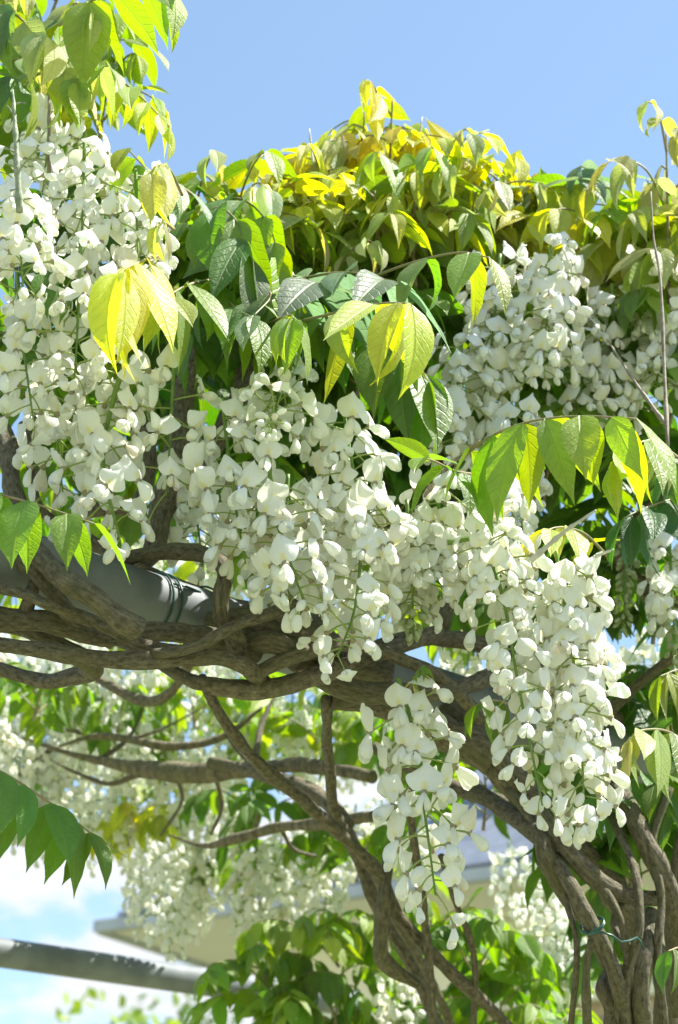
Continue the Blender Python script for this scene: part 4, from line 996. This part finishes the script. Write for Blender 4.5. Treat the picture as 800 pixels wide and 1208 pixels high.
# ================================================================== HOUSE
def vbox(a, b, c, d, e, f_, g_, h): return [a, b, c, d, e, f_, g_, h], [(0, 3, 2, 1), (4, 5, 6, 7), (0, 1, 5, 4), (1, 2, 6, 5), (2, 3, 7, 6), (3, 0, 4, 7)]
ZE = 1.6 + 2.42
E0 = P(127, 1098, depth_at_height(127, 1098, ZE)); E1 = P(690, 1022, depth_at_height(690, 1022, ZE))
E0.z = E1.z = ZE
ex = (E1 - E0); ex.z = 0; ex.normalize()               # along the eave
ey = Vector((-ex.y, ex.x, 0))
if ey.y < 0: ey = -ey                                  # into the house
house = thing('house', Vector((E0.x, E0.y, 0)), 'cream house with slate hipped roof seen through the racemes', 'house')
def hb(name, x0, x1, y0, y1, z0, z1, mat, par=None):
    o0 = Vector((E0.x, E0.y, 0))
    q = [ex * x + ey * y + UP * z for z in (z0, z1) for x, y in ((x0, y0), (x1, y0), (x1, y1), (x0, y1))]
    v, f = vbox(*q)
    return obj(name, mesh(name, v, f, M[mat], None, False), par or house)
LEN, DEP = 9.0, 7.0
hb('wall', 0.80, LEN - 0.8, 0.86, DEP - 0.8, 0, ZE - 0.42, 'mortar')
hb('frieze', 0.77, LEN - 0.77, 0.83, DEP - 0.77, ZE - 0.42, ZE - 0.01, 'cream')
hb('frieze_moulding', 0.70, LEN - 0.70, 0.76, DEP - 0.70, ZE - 0.50, ZE - 0.425, 'cream')
hb('soffit', 0.0, LEN, 0.0, DEP, ZE, ZE + 0.035, 'cream')
hb('gutter', -0.05, LEN + 0.05, -0.07, -0.004, ZE - 0.015, ZE + 0.05, 'fascia')
hb('gutter', -0.07, -0.004, 0.0, DEP, ZE - 0.015, ZE + 0.05, 'fascia')
# hipped roof deck
rh = 2.3; hx = 3.0
q = [Vector((0, 0, ZE + 0.06)), ex * LEN + UP * (ZE + 0.06), ex * LEN + ey * DEP + UP * (ZE + 0.06), ey * DEP + UP * (ZE + 0.06), ex * hx + ey * DEP / 2 + UP * (ZE + rh), ex * (LEN - hx) + ey * DEP / 2 + UP * (ZE + rh)]
roof = obj('roof', mesh('roof', q, [(0, 1, 5, 4), (1, 2, 5), (2, 3, 4, 5), (3, 0, 4)], M['slate'], None, False), house)
# slates on the front slope
up_dir = (ey * (DEP / 2) + UP * (rh - 0.06)).normalized(); nrm = ex.cross(up_dir).normalized()
if nrm.z < 0: nrm = -nrm
sl_w, sl_h = 0.30, 0.24
v, f = vbox(*[Vector(c) for c in ((-.145, 0, 0), (.145, 0, 0), (.145, .34, 0), (-.145, .34, 0), (-.145, 0, .012), (.145, 0, .012), (.145, .34, .012), (-.145, .34, .012))])
slate_me = mesh('slate', v, f, M['slate'], None, False)
sq = Matrix((ex, up_dir, nrm)).transposed().to_quaternion()
for r_ in range(13):
    y = 0.02 + r_ * sl_h
    off = (r_ % 2) * 0.15
    xl = y * (hx / math.hypot(DEP / 2, rh)) * 1.02
    for k in range(30):
        x = 0.2 + off + k * sl_w
        if x < xl + 0.15 or x > min(LEN - 0.2, 7.2): continue
        if r_ * 30 + k > 400: continue
        obj('slate', slate_me, roof, ex * x + up_dir * y + UP * (ZE + 0.06) + nrm * (0.012 + rnd.uniform(0, 0.004)), sq)
# dark dormer window, mostly hidden by blossom
hb('dormer', 2.0, 3.3, 1.0, 3.0, ZE + 0.55, ZE + 1.35, 'slate')
hb('dormer_window', 2.12, 3.18, 0.97, 1.0, ZE + 0.66, ZE + 1.22, 'dark_glass')
# tan bricks of the wall where it shows
v, f = vbox(*[Vector(c) for c in ((0, 0, 0), (.215, 0, 0), (.215, .03, 0), (0, .03, 0), (0, 0, .065), (.215, 0, .065), (.215, .03, .065), (0, .03, .065))])
brick_me = mesh('brick', v, f, M['brick'], None, False)
bq = Matrix((ex, ey, UP)).transposed().to_quaternion()
for r_ in range(13):
    for k in range(22):
        x = 1.6 + (r_ % 2) * 0.11 + k * 0.2275
        obj('brick', brick_me, house, ex * x + ey * (0.845 + rnd.uniform(-.003, .003)) + UP * (ZE - 0.575 - r_ * 0.077), bq)

# ================================================================== FAR TREES
def far_tree(label, px, py, d, h, seed, col):
    r = random.Random(seed)
    top = P(px, py, d); base = Vector((top.x, top.y, 0)); H = top.z
    root = thing('tree', base, label, 'tree', 'far trees at the bottom edge')
    pts = [Vector((0, 0, 0)), Vector((r.uniform(-.1, .1), 0, H * 0.4)), Vector((r.uniform(-.2, .2), 0.1, H * 0.93))]
    v, f = tube_data(catmull(pts, 12), [0.14 * (1 - 0.85 * i / 12) for i in range(13)], 8, 0.2)
    obj('trunk', mesh('trunk', v, f, M['twig']), root)
    verts, faces = [], []
    for i in range(26):
        a = r.uniform(0, 6.28); z = H * r.uniform(0.45, 0.9); reach = (1.0 - (z / H - 0.45)) * 0.24 * H * r.uniform(0.5, 1)
        s = Vector((0, 0, z * 0.9)); e = Vector((math.cos(a) * reach, math.sin(a) * reach, z + reach * 0.5))
        e.z = min(e.z, H)
        v, f = tube_data(catmull([s, s.lerp(e, 0.5) + Vector((0, 0, 0.1)), e], 6), [0.03 * (1 - 0.13 * j) for j in range(7)], 5)
        obj('limb', mesh('limb', v, f, M['twig']), root)
        for j in range(70):
            c = s.lerp(e, r.uniform(0.4, 1.1)) + Vector((r.gauss(0, .22), r.gauss(0, .22), r.gauss(0, .2)))
            dr = Vector((r.gauss(0, 1), r.gauss(0, 1), r.gauss(0, 1))).normalized() * 0.085; sd = dr.orthogonal().normalized() * 0.045
            o = len(verts); verts += [c - dr, c + sd, c + dr, c - sd]; faces.append((o, o + 1, o + 2, o + 3))
    cr = obj('crown', mesh('crown', verts, faces, M['leaf'], [(0.3, 0.4)] * len(verts), False), root, color=col); cr['kind'] = 'stuff'
far_tree('blurred green tree top at the bottom left edge', 92, 1168, 16, 5, 3, COL['lime'])
far_tree('faint blurred tree top just left of the bottom leaves', 205, 1175, 22, 5, 5, COL['mid'])
